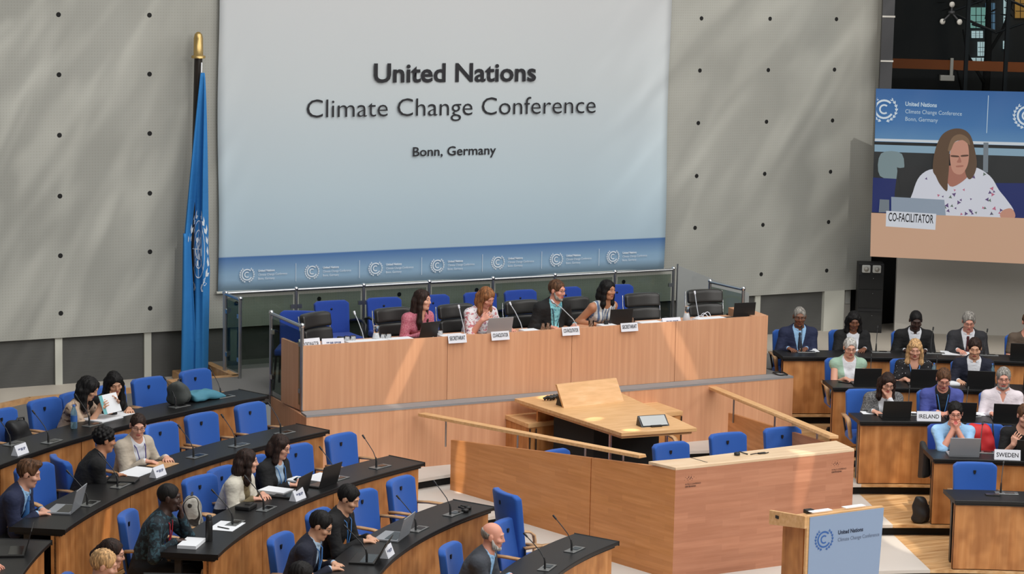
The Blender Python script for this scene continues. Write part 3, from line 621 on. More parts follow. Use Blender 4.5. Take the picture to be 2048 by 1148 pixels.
# ================================================================== CHAIRS
def slab(w0, w1, h, t, bow, tilt, z0, y0, nx=10, nz=8, rc=.05):
    """upholstered back: curved across, leaning back, rounded upper corners"""
    mb = MB(); vs = []; 
    for sgn in (0, 1):
        for j in range(nz + 1):
            v = j / nz
            for i in range(nx + 1):
                u = 2 * i / nx - 1; hw = (w0 + (w1 - w0) * v) / 2; x = u * hw
                zz = z0 + h * v; top = max(0, v - .86) / .14
                if abs(u) > .8: zz -= rc * top * ((abs(u) - .8) / .2) ** 2 * .6
                y = y0 - math.tan(rad(tilt)) * h * v + bow * u * u - (t if sgn == 0 else 0)
                vs.append((x, y, zz))
    n = (nx + 1) * (nz + 1); g = lambda s_, j, i: s_ * n + j * (nx + 1) + i; fs = []
    for j in range(nz):
        for i in range(nx):
            fs.append((g(0, j, i), g(0, j, i + 1), g(0, j + 1, i + 1), g(0, j + 1, i))); fs.append((g(1, j, i), g(1, j + 1, i), g(1, j + 1, i + 1), g(1, j, i + 1)))
    for i in range(nx):
        fs.append((g(0, 0, i + 1), g(0, 0, i), g(1, 0, i), g(1, 0, i + 1))); fs.append((g(0, nz, i), g(0, nz, i + 1), g(1, nz, i + 1), g(1, nz, i)))
    for j in range(nz):
        fs.append((g(0, j, 0), g(0, j + 1, 0), g(1, j + 1, 0), g(1, j, 0))); fs.append((g(0, j + 1, nx), g(0, j, nx), g(1, j, nx), g(1, j + 1, nx)))
    return vs, fs
def star_base(root, m_='dark_metal'):
    b = MB().use(m_).tube([(0, 0, .09), (0, 0, .40)], [.035, .028], 12)
    b.build('column', root); st = MB().use(m_)
    for i in range(5):
        a = rad(72 * i + 18); st.tube([(0, 0, .1), (.14 * math.cos(a), .14 * math.sin(a), .075), (.27 * math.cos(a), .27 * math.sin(a), .045)], [.03, .022, .016], 8)
    sb = st.build('star_base', root)
    for i in range(5):
        a = rad(72 * i + 18); MB().use('black_plastic').lathe([(.001, -.015), (.026, -.015), (.026, .015), (.001, .015)], (.26 * math.cos(a), .26 * math.sin(a), .027), 10, Matrix.Rotation(a, 3, 'Z') @ Matrix.Rotation(rad(90), 3, 'Y')).build('caster', sb)
def make_delegate_chair(label, tall=0, fab='blue_fabric'):
    root = thing('delegate_chair', label, 'chair', (0, 0, 0), 0, 'blue delegate chairs')
    h = .46 + tall
    vs, fs = slab(.44, .47, h + .03, .075, .05, 7, .44, -.17); bk = MB().use(fab).add(vs, fs, True).build('backrest', root, bevel=.018, seg=3)
    for sg, yy in ((-1, -.172 - .075 - math.tan(rad(7)) * (h - .12) - .004), (1, -.172 - math.tan(rad(7)) * (h - .12) + .004)):
        MB().use('black_plastic').hexa([(-.013, yy - .006, .47 + h - .105), (.013, yy - .006, .47 + h - .105), (.013, yy + .006, .47 + h - .105), (-.013, yy + .006, .47 + h - .105)][::1],
            [(-.014, yy - .006, .47 + h - .08), (.014, yy - .006, .47 + h - .08), (.014, yy + .006, .47 + h - .08), (-.014, yy + .006, .47 + h - .08)]).hexa([(-.004, yy - .006, .47 + h - .12), (.004, yy - .006, .47 + h - .12), (.004, yy + .006, .47 + h - .12), (-.004, yy + .006, .47 + h - .12)],
            [(-.013, yy - .006, .47 + h - .105), (.013, yy - .006, .47 + h - .105), (.013, yy + .006, .47 + h - .105), (-.013, yy + .006, .47 + h - .105)]).build('pull_tab', bk)
    MB().use(fab).box((0, .03, .415), (.47, .46, .10)).build('seat', root, bevel=.035, seg=3)
    MB().use('dark_metal').box((0, 0, .365), (.3, .3, .03)).build('seat_frame', root)
    for sx_ in (-1, 1):
        path = [(sx_ * .262, -.19, .645), (sx_ * .275, -.05, .655), (sx_ * .278, .10, .655), (sx_ * .278, .17, .645), (sx_ * .275, .215, .61), (sx_ * .27, .225, .55), (sx_ * .25, .21, .44), (sx_ * .2, .17, .40)]
        vs = []; fs_ = []
        for i, p in enumerate(path):         # flat bent-wood strip
            d = (Vector(path[min(i + 1, len(path) - 1)]) - Vector(path[max(i - 1, 0)])).normalized(); n_ = Vector((1, 0, 0)).cross(d).normalized(); wd = .026 if i < 5 else .022
            for a, b_ in ((-wd, -.010), (wd, -.010), (wd, .010), (-wd, .010)): vs.append(Vector(p) + Vector((a, 0, 0)) + n_ * b_)
        for i in range(len(path) - 1):
            fs_ += [(i * 4 + q, i * 4 + (q + 1) % 4, i * 4 + 4 + (q + 1) % 4, i * 4 + 4 + q)[::-1] for q in range(4)]
        L_ = len(path) - 1; fs_ += [(0, 1, 2, 3), (L_ * 4 + 3, L_ * 4 + 2, L_ * 4 + 1, L_ * 4)]
        ar = MB().use('bent_wood').add(vs, fs_, True).build('armrest', root)
        MB().use('dark_metal').tube([(sx_ * .225, -.16, .42), (sx_ * .262, -.185, .64)], .012, 8).build('arm_bracket', ar)
    star_base(root); return root
chair0 = None
def delegate_chair(loc, rz, label, tall=0, fab=None):
    global chair0
    if tall or fab: r = make_delegate_chair(label, tall, fab or 'blue_fabric'); r.location = loc; r.rotation_euler = (0, 0, rz); return r
    if chair0 is None: chair0 = make_delegate_chair(label); chair0.location = loc; chair0.rotation_euler = (0, 0, rz); return chair0
    return dup(chair0, loc, rz, label)
def seat_chair(sd, k, th, label, turn=0, dr=.78, **kw):
    return delegate_chair(pol(k, dr, th), face_in(th) + rad(turn), label, **kw)
# empty and occupied chairs on the left, by row from the dais end
LCH = {4: [(110.8, 'empty blue chair in front of the flag, nearest the dais in the rearmost left row', 4), (114.6, 'empty blue chair behind the grey bag in the rearmost left row', -6), (117.6, 'blue chair behind the woman with long straight black hair', 0), (120.3, 'blue chair hidden behind the woman in the beige blouse', 0), (122.9, 'empty blue chair left of the woman in the beige blouse', -4), (126.4, 'blue chair holding a black shoulder bag in the rearmost left row', 0), (130.2, 'blue chair cut by the left picture edge, rearmost left row', 0)],
       3: [(113.4, 'empty blue chair nearest the dais, second left row from the back', 4), (118.0, 'empty blue chair next but one from the dais, second left row from the back', -3), (122.0, 'empty blue chair right of the woman in the light grey blazer', -8), (126.6, 'blue chair of the woman in the light grey blazer', -12), (131.6, 'blue chair turned away, of the person in black seen from behind', 50), (135.4, 'empty blue chair behind the young man in the navy suit', -20), (140.6, 'blue chair of the young man in the navy suit', 4)],
       2: [(113.8, 'empty blue chair nearest the dais in the middle left row', 3), (118.9, 'empty blue chair right of the woman with glasses and black blazer', -4), (123.6, 'blue chair of the woman with glasses and black blazer', 0), (127.6, 'blue chair of the woman in the cream blazer', 0), (130.8, 'empty blue chair left of the woman in the cream blazer', -12), (134.6, 'blue chair holding the striped bag in the middle left row', 14), (141.0, 'blue chair of the man in the dark teal shirt', 6)],
       1: [(119.4, 'empty blue chair nearest the dais, second left row from the front', 5), (125.4, 'empty blue chair right of the man in black typing', -4), (132.6, 'blue chair of the man in black typing', 0), (140.8, 'blue chair of the man in the navy suit with glasses', -6)]}
for k, lst in LCH.items():
    for th, st, turn in lst: seat_chair('L', k, th, st, turn)
seat_chair('L', 0, 118.9, 'high-backed blue chair at the dais end of the front left row', 62, dr=.93, tall=.22)
seat_chair('L', 0, 123.4, 'empty blue chair right of the bald man, front left row', -4, dr=.70)
seat_chair('L', 0, 134.9, 'blue chair of the bald man in the grey jacket', 0)
seat_chair('L', 2, 156.2, 'blue chair of the dark-haired woman with glasses at the bottom edge', 0)
seat_chair('L', 2, 160.2, 'blue chair under the blond head at the bottom edge', 0)
RCH = {0: [(60.4, 'empty, in front of the Sweden desk', 0)],
       1: [(61.0, 'of the man in the light blue shirt', 0), (54.3, 'of the person at the red bag', 0)],
       2: [(66.2, 'of the woman in the grey jacket', 0), (60.4, 'of the person in the blue cardigan', 0), (55.4, 'of the man in the pale pink shirt', 0)],
       3: [(66.0, 'of the grey-haired woman in mint', 0), (61.2, 'of the blond woman', 0), (56.8, 'of the man in the navy jacket', 0)],
       4: [(68.1, 'of the grey-haired man in the navy suit', 0), (64.3, 'of the woman in the black jacket', 0), (60.1, 'of the man in the black suit', 0), (56.4, 'of the man in the dark grey suit', 0), (52.6, 'of the person at the right picture edge', 0)]}
for k, lst in RCH.items():
    for th, st, turn in lst: seat_chair('R', k, th, 'blue chair ' + st, turn, fab='navy_blue_fabric' if k == 1 and th > 60 else None)

# ================================================================== MICROPHONES
mic0 = None
def make_mic(label):
    r = thing('gooseneck_microphone', label, 'microphone', (0, 0, 0), 0, 'gooseneck microphones on the desks')
    bp = MB().use('plate_metal').box((0, 0, .004), (.24, .11, .008)).build('base_plate', r, bevel=.003)
    MB().use('screen_black').box((-.03, 0, .009), (.1, .07, .004)).build('speaker_grille', bp)
    MB().use('black_plastic').tube([(.06, 0, .005), (.06, 0, .07), (.058, -.01, .11)], [.011, .010, .007], 8).build('socket', r)
    MB().use('dark_metal').tube([(.058, -.01, .1), (.05, -.05, .16), (.035, -.12, .22), (.02, -.19, .275)], .0045, 6).build('stem', r)
    MB().use('black_plastic').tube([(.02, -.188, .273), (.012, -.225, .303)], [.009, .010], 8).build('capsule', r); return r
def mic(loc, rz, label):
    global mic0
    if mic0 is None: mic0 = make_mic(label); mic0.location = loc; mic0.rotation_euler = (0, 0, rz); return mic0
    return dup(mic0, loc, rz, label)
def row_mic(sd, k, px, py, label):
    P = at(px, py, ZK[k] + DESK_H); th = math.degrees(math.atan2(P.y - CY, P.x - CX)); r = math.hypot(P.x - CX, P.y - CY)
    r = min(max(r, RK[k] + .12), RK[k] + .4)
    return mic(polr(r, th, ZK[k] + DESK_H), rad(th + 90) , label)    # stem leans out towards the seat: local -Y is outward
for k, lst in {4: [(449, 794), (359, 813), (186, 850), (105, 884), (27, 888)], 3: [(569, 866), (478, 891), (394, 913), (241, 972), (180, 1008)], 2: [(760, 934), (677, 958), (533, 1018), (470, 1047)], 1: [(907, 1028), (837, 1059), (737, 1120)], 0: [(1149, 1100), (1094, 1136)]}.items():
    for i, (x, y) in enumerate(lst): row_mic('L', k, x, y, 'gooseneck microphone, %s from the dais end of the %s' % (ORD[i], ROWN['L', k]))
for k, lst in {4: [(1612, 704), (1760, 703), (1868, 703), (1975, 705)], 3: [(1750, 764), (1880, 766)], 2: [(1823, 826), (1940, 830)], 1: [(1971, 905)], 0: [(2013, 987)]}.items():
    for i, (x, y) in enumerate(lst): row_mic('R', k, x, y, 'gooseneck microphone, %s from the dais end of the %s' % (ORD[i], ROWN['R', k]))

# ================================================================== DAIS DESK, RAILS AND CHAIRS
DX0, DX1, DY, DT = 10.04, 16.30, 23.70, 1.84
dd = thing('dais_desk', 'long beech-panelled head table on the dais under the banner', 'desk')
cuts = [DX0, 11.85, 13.5, 14.95, DX1]
for a, b_ in zip(cuts[:-1], cuts[1:]): MB().use('beech_panel').span((a + .003, DY, PLAT_Z), (b_ - .003, DY + .03, DT)).build('front_panel', dd)
MB().use('beech_panel').hexa([(DX0, DY + .031, PLAT_Z), (DX0 + .03, DY + .031, PLAT_Z), (DX0 + .02, DY + .6, PLAT_Z), (DX0 - .01, DY + .6, PLAT_Z)], [(DX0, DY + .031, DT), (DX0 + .03, DY + .031, DT), (DX0 + .02, DY + .6, DT), (DX0 - .01, DY + .6, DT)]).build('end_panel', dd)
MB().use('beech_panel').hexa([(DX1 - .22, DY + .031, PLAT_Z), (DX1, DY + .031, PLAT_Z), (DX1 + .12, DY + .75, PLAT_Z), (DX1 - .1, DY + .75, PLAT_Z)], [(DX1 - .22, DY + .031, DT), (DX1, DY + .031, DT), (DX1 + .12, DY + .75, DT), (DX1 - .1, DY + .75, DT)]).build('end_panel', dd)
MB().use('beech_panel').span((DX0 + .03, DY + .031, DT - .09), (DX1 - .24, DY + .6, DT - .065)).build('worktop', dd)
rail_h = 2.07
def rail(name, label, posts, glass=True, closed_top=True):
    t = thing(name, label, 'railing')
    for (x, y) in posts:
        p = MB().use('steel').tube([(x, y, PLAT_Z), (x, y, rail_h)], .021, 12).build('post', t)
        MB().use('chrome').lathe([(.001, -.03), (.022, -.022), (.03, 0), (.022, .022), (.001, .03)], (x, y, rail_h), 12).build('ball_cap', p)
    MB().use('steel').tube([(x, y, rail_h - .012) for x, y in posts], .02, 12).build('handrail', t)
    for (x0, y0), (x1, y1) in zip(posts[:-1], posts[1:]):
        d = Vector((x1 - x0, y1 - y0, 0)); l_ = d.length; d.normalize(); n = Vector((-d.y, d.x, 0)) * .005; a = Vector((x0, y0, 0)) + d * .04; b_ = Vector((x1, y1, 0)) - d * .04
        g = MB().use('rail_glass').hexa([a - n + Vector((0, 0, 1.16)), b_ - n + Vector((0, 0, 1.16)), b_ + n + Vector((0, 0, 1.16)), a + n + Vector((0, 0, 1.16))], [v + Vector((0, 0, 2.0)) for v in (a - n, b_ - n, b_ + n, a + n)]).build('glass_panel', t)
        for q in (a, b_):
            for zz in (1.32, 1.85): MB().use('steel').box((q.x, q.y, zz), (.07, .03, .05), Matrix.Rotation(math.atan2(d.y, d.x), 3, 'Z')).build('clamp', g)
    return t
rail('glass_railing', 'long steel and glass railing along the wall behind the dais', [(10.15, 26.4)] + [(11.09 + .9167 * i, 26.4) for i in range(7)])
rail('glass_railing', 'short glass railing beside the flag left of the dais', [(10.14, 25.86), (10.15, 26.36)])
rail('glass_railing', 'short glass railing at the left end of the head table', [(10.04, 23.72), (10.08, 24.73)])
rail('glass_railing', 'short glass railing behind the right end of the head table', [(16.42, 24.45), (16.40, 25.2)])
gp = thing('glass_screen', 'tall pale glass wing panel right of the dais chairs', 'glass panel', (16.75, 26.3, PLAT_Z))
mat('frosted_glass', sr(176, 178, 176), .4, 0, Alpha=.72)
MB().use('frosted_glass').hexa([(-.13, .05, 0), (.5, -.75, 0), (.505, -.745, 0), (-.125, .055, 0)], [(-.13, .05, 1.02), (.5, -.75, .72), (.505, -.745, .72), (-.125, .055, 1.02)]).build('pane', gp)
MB().use('steel').tube([(-.13, .05, 0), (-.13, .05, 1.04)], .012, 8).build('post', gp)
# black swivel chairs at the head table
def make_exec(label):
    r = thing('swivel_chair', label, 'chair', (0, 0, 0), 0, 'black leather chairs at the head table')
    for i, (z0, h) in enumerate(((.47, .14), (.615, .16), (.78, .17))):
        vs, fs = slab(.46 + .01 * i, .465 + .01 * i, h, .085, .045, 10, z0, -.17 - math.tan(rad(10)) * (z0 - .47), 8, 4, .02); MB().use('black_leather').add(vs, fs, True).build('back_cushion', r, bevel=.028, seg=3)
    MB().use('black_leather').box((0, .03, .415), (.5, .48, .1)).build('seat', r, bevel=.035, seg=3)
    MB().use('chrome').tube([(-.25, -.19, .5), (-.262, -.255, .8), (-.255, -.28, .93)], .008, 8).tube([(.25, -.19, .5), (.262, -.255, .8), (.255, -.28, .93)], .008, 8).build('back_frame', r)
    for s_ in (-1, 1):
        a = MB().use('black_plastic').box((s_ * .28, .0, .64), (.05, .28, .03)).build('armrest', r, bevel=.012); MB().use('chrome').tube([(s_ * .28, .06, .63), (s_ * .27, .08, .5), (s_ * .2, .06, .41)], .012, 8).build('arm_bracket', a)
    star_base(r, 'chrome'); return r
exec0 = None
for x, tn, lb in ((10.70, 25, 'black leather swivel chair, empty, at the left end of the head table'), (11.62, 6, 'black leather swivel chair of the woman in pink'), (12.45, 5, 'black leather swivel chair of the woman in the floral blouse'), (13.35, 4, 'black leather swivel chair of the bearded man'), (14.08, 8, 'black leather swivel chair of the woman in the sleeveless top'), (15.03, -3, 'black leather swivel chair, empty, right of the black-haired woman'), (15.94, -8, 'black leather swivel chair, empty, behind the black laptop')):
    loc = (x, 24.42, PLAT_Z); rz = rad(180 + tn)
    if exec0 is None: exec0 = make_exec(lb); exec0.location = loc; exec0.rotation_euler = (0, 0, rz)
    else: dup(exec0, loc, rz, lb)
# blue visitor chairs along the rear railing
def make_visitor(label):
    r = thing('visitor_chair', label, 'chair', (0, 0, 0), 0, 'blue visitor chairs behind the head table')
    vs, fs = slab(.44, .46, .40, .06, .035, 8, .47, -.2); bk = MB().use('navy_blue_fabric').add(vs, fs, True).build('backrest', r, bevel=.015, seg=3)
    MB().use('black_plastic').lathe([(.001, -.004), (.014, -.003), (.001, .004)], (0, -.2 - math.tan(rad(8)) * .3 + .002, .77), 10, Matrix.Rotation(rad(90), 3, 'X')).build('pull_tab', bk)
    MB().use('navy_blue_fabric').box((0, .03, .445), (.46, .46, .08)).build('seat', r, bevel=.025, seg=3)
    for s_ in (-1, 1):
        for y0, y1 in ((.2, .23), (-.2, -.26)): MB().use('dark_metal').tube([(s_ * .21, y0, .42), (s_ * .235, y1, .0)], .014, 8).build('leg', r)
        MB().use('black_plastic').tube([(s_ * .25, -.22, .62), (s_ * .265, -.05, .66), (s_ * .268, .1, .655), (s_ * .265, .19, .62), (s_ * .25, .21, .52), (s_ * .22, .2, .42)], .018, 8).build('armrest', r)
    return r
vis0 = None
for i, (x, y, tn) in enumerate(((10.55, 25.1, -30), (11.36, 25.68, 0), (12.06, 25.7, -4), (12.76, 25.68, 3), (13.42, 25.7, 0), (13.99, 25.68, 0), (14.69, 25.7, 5), (15.40, 25.68, -6))):
    lb = 'blue visitor chair behind the glass rail at the left end of the head table' if i == 0 else 'blue visitor chair by the rear railing, %s along the dais from the left' % ORD[i]
    if vis0 is None: vis0 = make_visitor(lb); vis0.location = (x, y, PLAT_Z); vis0.rotation_euler = (0, 0, rad(180 + tn))
    else: dup(vis0, (x, y, PLAT_Z), rad(180 + tn), lb)

# ================================================================== ROSTRUM ENCLOSURE
FA, FB = Vector((12.24, 19.33, 0)), Vector((14.47, 19.37, 0)); LB, RB = Vector((11.46, 22.8, 0)), Vector((15.28, 22.92, 0)); FT = 1.16; BT = .83
en = thing('rostrum_enclosure', 'wood-panelled enclosure with a pale counter in the middle of the hall', 'counter')
def wallv(mb, A, B, zA0, zA1, zB0, zB1, th):
    d = (B - A).normalized(); n = Vector((-d.y, d.x, 0)) * th
    return mb.hexa([(A.x, A.y, zA0), (B.x, B.y, zB0), (B.x + n.x, B.y + n.y, zB0), (A.x + n.x, A.y + n.y, zA0)], [(A.x, A.y, zA1), (B.x, B.y, zB1), (B.x + n.x, B.y + n.y, zB1), (A.x + n.x, A.y + n.y, zA1)])
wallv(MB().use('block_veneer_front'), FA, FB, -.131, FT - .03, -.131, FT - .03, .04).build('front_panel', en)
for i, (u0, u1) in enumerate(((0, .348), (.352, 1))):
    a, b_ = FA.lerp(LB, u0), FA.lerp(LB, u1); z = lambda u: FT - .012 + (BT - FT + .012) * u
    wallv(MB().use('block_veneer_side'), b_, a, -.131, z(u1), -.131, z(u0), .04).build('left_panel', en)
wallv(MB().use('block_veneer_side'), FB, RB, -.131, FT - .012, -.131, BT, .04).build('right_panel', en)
MB().use('counter_top').prism([(FA.x, FA.y), (FB.x, FB.y), (FB.x + .07, FB.y + .42), (FB.x - .3, FB.y + .40), (FA.x + .4, FA.y + .34), (FA.x - .1, FA.y + .36)], FT - .03, FT).build('counter_top', en, bevel=.004)
MB().use('dark_metal').prism([(FA.x + .42, FA.y + .08), (FA.x + .435, FA.y + .08), (FA.x + .40, FA.y + .34), (FA.x + .385, FA.y + .34)], FT, FT + .0015).build('joint_strip', en)
ux = (FB - FA).normalized()
mat('veneer_ink', sr(66, 46, 44), .6)
for px_, py_ in ((1385, 965), (1677, 936)):
    P = onpl(px_, py_, FA, math.atan2(ux.y, ux.x)); P = P - Vector((0, 0, 0)); un_ = ux.cross(Vector((0, 0, 1)))
    text_mesh('logo_lettering', 'WORLD CONFERENCE', 'veneer_ink', en, P + un_ * .002 - ux * .09 - Vector((0, 0, .02)), ux, (0, 0, 1), .19, .016)
    text_mesh('logo_lettering', 'CENTER BONN', 'veneer_ink', en, P + un_ * .002 - ux * .09 - Vector((0, 0, .045)), ux, (0, 0, 1), .13, .016, .02)
    dm = MB().use('veneer_ink')
    for i in range(16):
        a = i * 2.4; r_ = .012 + .0045 * i; c = P + un_ * .0022 + ux * (r_ * math.cos(a) * 1.1 - .035) + Vector((0, 0, .05 + r_ * math.sin(a) * .5)); q = .006 * (1 - i / 22)
        dm.add([c + ux * q * math.cos(j * 1.047) + Vector((0, 0, q * math.sin(j * 1.047))) for j in range(6)], [tuple(range(6))])
    dm.build('logo_dots', en)
def sloped_rail(label, Bk, Fr, zb, zf, wd):
    t = thing('ramp_handrail', label, 'handrail')
    d = (Fr - Bk).normalized(); n = Vector((-d.y, d.x, 0)); a, b_ = Bk, Fr
    MB().use('light_oak').hexa([(a.x, a.y, zb - .035), (b_.x, b_.y, zf - .035), (b_.x + n.x * wd, b_.y + n.y * wd, zf - .035), (a.x + n.x * wd, a.y + n.y * wd, zb - .035)], [(a.x, a.y, zb), (b_.x, b_.y, zf), (b_.x + n.x * wd - d.x * .06, b_.y + n.y * wd, zf), (a.x + n.x * wd, a.y + n.y * wd, zb)]).build('handrail', t, bevel=.004)
    return t, d, n
t, d, n = sloped_rail('sloping oak handrail along the left side of the rostrum enclosure', Vector((11.29, 23.3, 0)), Vector((12.12, 19.84, 0)), 1.055, 1.195, .11)
for u in (.12, .46, .76, .92):
    q = Vector((11.29, 23.3, 0)).lerp(Vector((12.12, 19.84, 0)), u) + n * .055; zt = 1.02 + .14 * u; MB().use('steel').tube([(q.x, q.y, zt - .3), (q.x, q.y, zt)], .011, 8).build('post', t)
t, d, n = sloped_rail('sloping oak handrail along the right side of the rostrum enclosure', Vector((15.4, 23.45, 0)), Vector((14.62, 19.86, 0)), 1.055, 1.195, -.11)
for u in (.2, .55, .88):
    q = Vector((15.4, 23.45, 0)).lerp(Vector((14.62, 19.86, 0)), u) - n * .055; zt = 1.02 + .14 * u; MB().use('steel').tube([(q.x, q.y, zt - .3), (q.x, q.y, zt)], .011, 8).build('post', t)
# speaker's desk with its reading board and side cabinets
SZ = 1.13
sd = thing('speaker_desk', 'wide light oak speaker desk in front of the dais', 'desk')
c4 = [at(1243, 866, SZ), at(1394, 856, SZ), at(1222, 776, SZ), at(1029, 797, SZ)]
MB().use('light_oak').prism([(p.x, p.y) for p in c4], SZ - .04, SZ).build('desktop', sd, bevel=.004)
cen = sum(c4, Vector()) / 4; 
MB().use('light_oak').prism([((p.x - cen.x) * .93 + cen.x, (p.y - cen.y) * .95 + cen.y) for p in c4], SZ - .075, SZ - .04).build('underframe', sd)
lp = [c4[0].lerp(c4[3], .30), c4[0].lerp(c4[3], .72), c4[1].lerp(c4[2], .72), c4[1].lerp(c4[2], .30)]; lc = sum(lp, Vector()) / 4
MB().use('black_void').prism([((p.x - lc.x) * .8 + lc.x, (p.y - lc.y) * .9 + lc.y) for p in lp], .26, SZ - .075).build('pedestal', sd)
MB().use('oak_desk').prism([(c4[3].x + .1, c4[3].y - .35), (c4[2].x - .1, c4[2].y - .35), (c4[2].x - .1, c4[2].y - .39), (c4[3].x + .1, c4[3].y - .39)], .3, SZ - .04).build('modesty_panel', sd)
for q in (c4[0].lerp(c4[3], .2) + Vector((.15, 0, 0)), c4[1].lerp(c4[2], .2) - Vector((.15, 0, 0))): MB().use('chrome').tube([(q.x, q.y, .2), (q.x, q.y, SZ - .07)], .018, 10).build('leg', sd)
rb = thing('reading_board', 'tilted oak reading board standing on the speaker desk', 'board')
b0, b1 = at(1128, 816, SZ), at(1248, 802, SZ); bd = (b1 - b0).normalized(); bn_ = Vector((-bd.y, bd.x, 0)); bh = .255; lean = .11
tl, tr_ = b0 - bd * .03 + bn_ * lean + Vector((0, 0, bh)), b1 - bd * .035 + bn_ * lean + Vector((0, 0, bh))
MB().use('light_oak').hexa([b0, b1, b1 + bn_ * .03, b0 + bn_ * .03], [tl, tr_, tr_ + bn_ * .03, tl + bn_ * .03]).build('board', rb)
for q in (b0 + bd * .03, b1 - bd * .05): MB().use('black_plastic').hexa([q + bn_ * .03, q + bn_ * .2, q + bn_ * .2 + bd * .012, q + bn_ * .03 + bd * .012], [q + bn_ * .12 + Vector((0, 0, .22)), q + bn_ * .13 + Vector((0, 0, .22)), q + bn_ * .13 + bd * .012 + Vector((0, 0, .22)), q + bn_ * .12 + bd * .012 + Vector((0, 0, .22))]).build('bracket', rb)
ms = thing('desk_microphone_cluster', 'black microphones lying bunched left of the reading board', 'microphone', tuple(at(1098, 801, SZ)))
for i in range(4):
    a = .5 * i - .7; MB().use('black_plastic').tube([(-.07 + .04 * i, 0, .02), (-.03 + .05 * i, .03 * math.sin(a), .05), (.02 + .05 * i, .05 * math.sin(a), .03)], [.022, .018, .026], 8).build('microphone_head', ms)
def desk_monitor(P, rz, label):
    t = thing('desk_prompter', label, 'monitor', tuple(P), rz)
    m_ = MB().use('dark_metal'); w_ = .17
    m_.add([(-w_, -.07, 0), (w_, -.07, 0), (w_, .08, 0), (-w_, .08, 0), (-w_, .05, .11), (w_, .05, .11)], [(3, 2, 1, 0), (0, 1, 5, 4), (2, 3, 4, 5), (0, 4, 3), (1, 2, 5)]); m_.build('housing', t, bevel=.004)
    a, b_ = Vector((-w_ + .02, -.062, .012)), Vector((w_ - .02, .042, .1)); MB().use('plate_metal').add([(a.x, a.y - .004, a.z + .004), (b_.x, a.y - .004, a.z + .004), (b_.x, b_.y - .004, b_.z + .004), (a.x, b_.y - .004, b_.z + .004)], [(0, 1, 2, 3)]).build('display', t)
    MB().use('black_plastic').box((0, -.085, .012), (.13, .03, .02)).build('clip', t, bevel=.004); return t
desk_monitor(at(1306, 851, SZ), math.atan2((c4[1] - c4[0]).y, (c4[1] - c4[0]).x), 'small wedge-shaped grey prompter on the front edge of the speaker desk')
def side_box(label, pts, z0, z1, doors):
    t = thing('side_cabinet', label, 'cabinet'); MB().use('light_oak').prism(pts, z1 - .05, z1).build('top', t, bevel=.003)
    cx_, cy_ = sum(p[0] for p in pts) / len(pts), sum(p[1] for p in pts) / len(pts); MB().use('oak_desk').prism([((x - cx_) * .97 + cx_, (y - cy_) * .97 + cy_) for x, y in pts], z0, z1 - .05).build('carcass', t)
    for q in doors: MB().use('dark_metal').tube([q + (z0,), q + (z1 - .06,)], .008, 6).build('door_edge', t)
LZ = .92
a, b_, c = at(1006, 828, LZ), at(1057, 848, LZ), at(1135, 838, LZ)
side_box('low oak side cabinet left of the speaker desk with a sun patch on top', [(a.x, a.y), (b_.x, b_.y), (c.x + .2, c.y + .02), (c.x + .2, a.y + .03)], .26, LZ, [(b_.x + .02, b_.y - .005), (b_.x + .1, b_.y - .005)])
a, b_, c = at(1308, 803, LZ), at(1366, 822, LZ), at(1330, 829, LZ)
side_box('low oak side cabinet right of the speaker desk', [(b_.x - .5, b_.y - .02), (b_.x, b_.y), (a.x + .02, a.y + .03), (a.x - .45, a.y + .03)], .26, LZ, [(b_.x - .02, b_.y - .005)])
# chairs inside the enclosure
for i, (px_, py_, tn, lb) in enumerate(((1347, 887, 5, 'blue chair inside the enclosure, leftmost of the three behind the counter'), (1458, 868, 0, 'blue chair inside the enclosure, middle one of the three behind the counter'), (1565, 857, -4, 'blue chair inside the enclosure, rightmost of the three behind the counter'))):
    P = at(px_, py_, 1.06); delegate_chair((P.x, P.y - .19, .131), rad(180 + tn), lb)
P = at(1148, 906, .90); delegate_chair((P.x, P.y + .1, -.06), rad(200), 'blue chair mostly hidden behind the left panel of the enclosure')
P = at(1300, 905, .62); delegate_chair((P.x, P.y + .1, .131), rad(184), 'dark blue chair pushed under the speaker desk', fab='navy_blue_fabric')
gl = thing('black_spectacle_case', 'small black headset lying on the pale counter', 'headset', tuple(at(1474, 911, FT))); gl.name = 'headset'
MB().use('black_plastic').lathe([(.001, 0), (.03, .004), (.033, .025), (.02, .035), (.001, .036)], (0, 0, 0), 14).build('ear_cup', gl); MB().use('black_plastic').tube([(0, 0, .02), (.05, .03, .03), (.09, .01, .015), (.12, -.02, .008)], .007, 8).build('headband', gl)
cb = thing('cable', 'thin black cable and clip lying on the pale counter beside the headset', 'cable', tuple(at(1515, 909, FT)))
MB().use('black_plastic').tube([(-.08, .01, .006), (0, .03, .006), (.08, -.01, .006), (.15, .02, .006)], .005, 6).build('wire', cb); MB().use('black_plastic').box((.06, .01, .008), (.09, .03, .014)).build('clip', cb, bevel=.003)

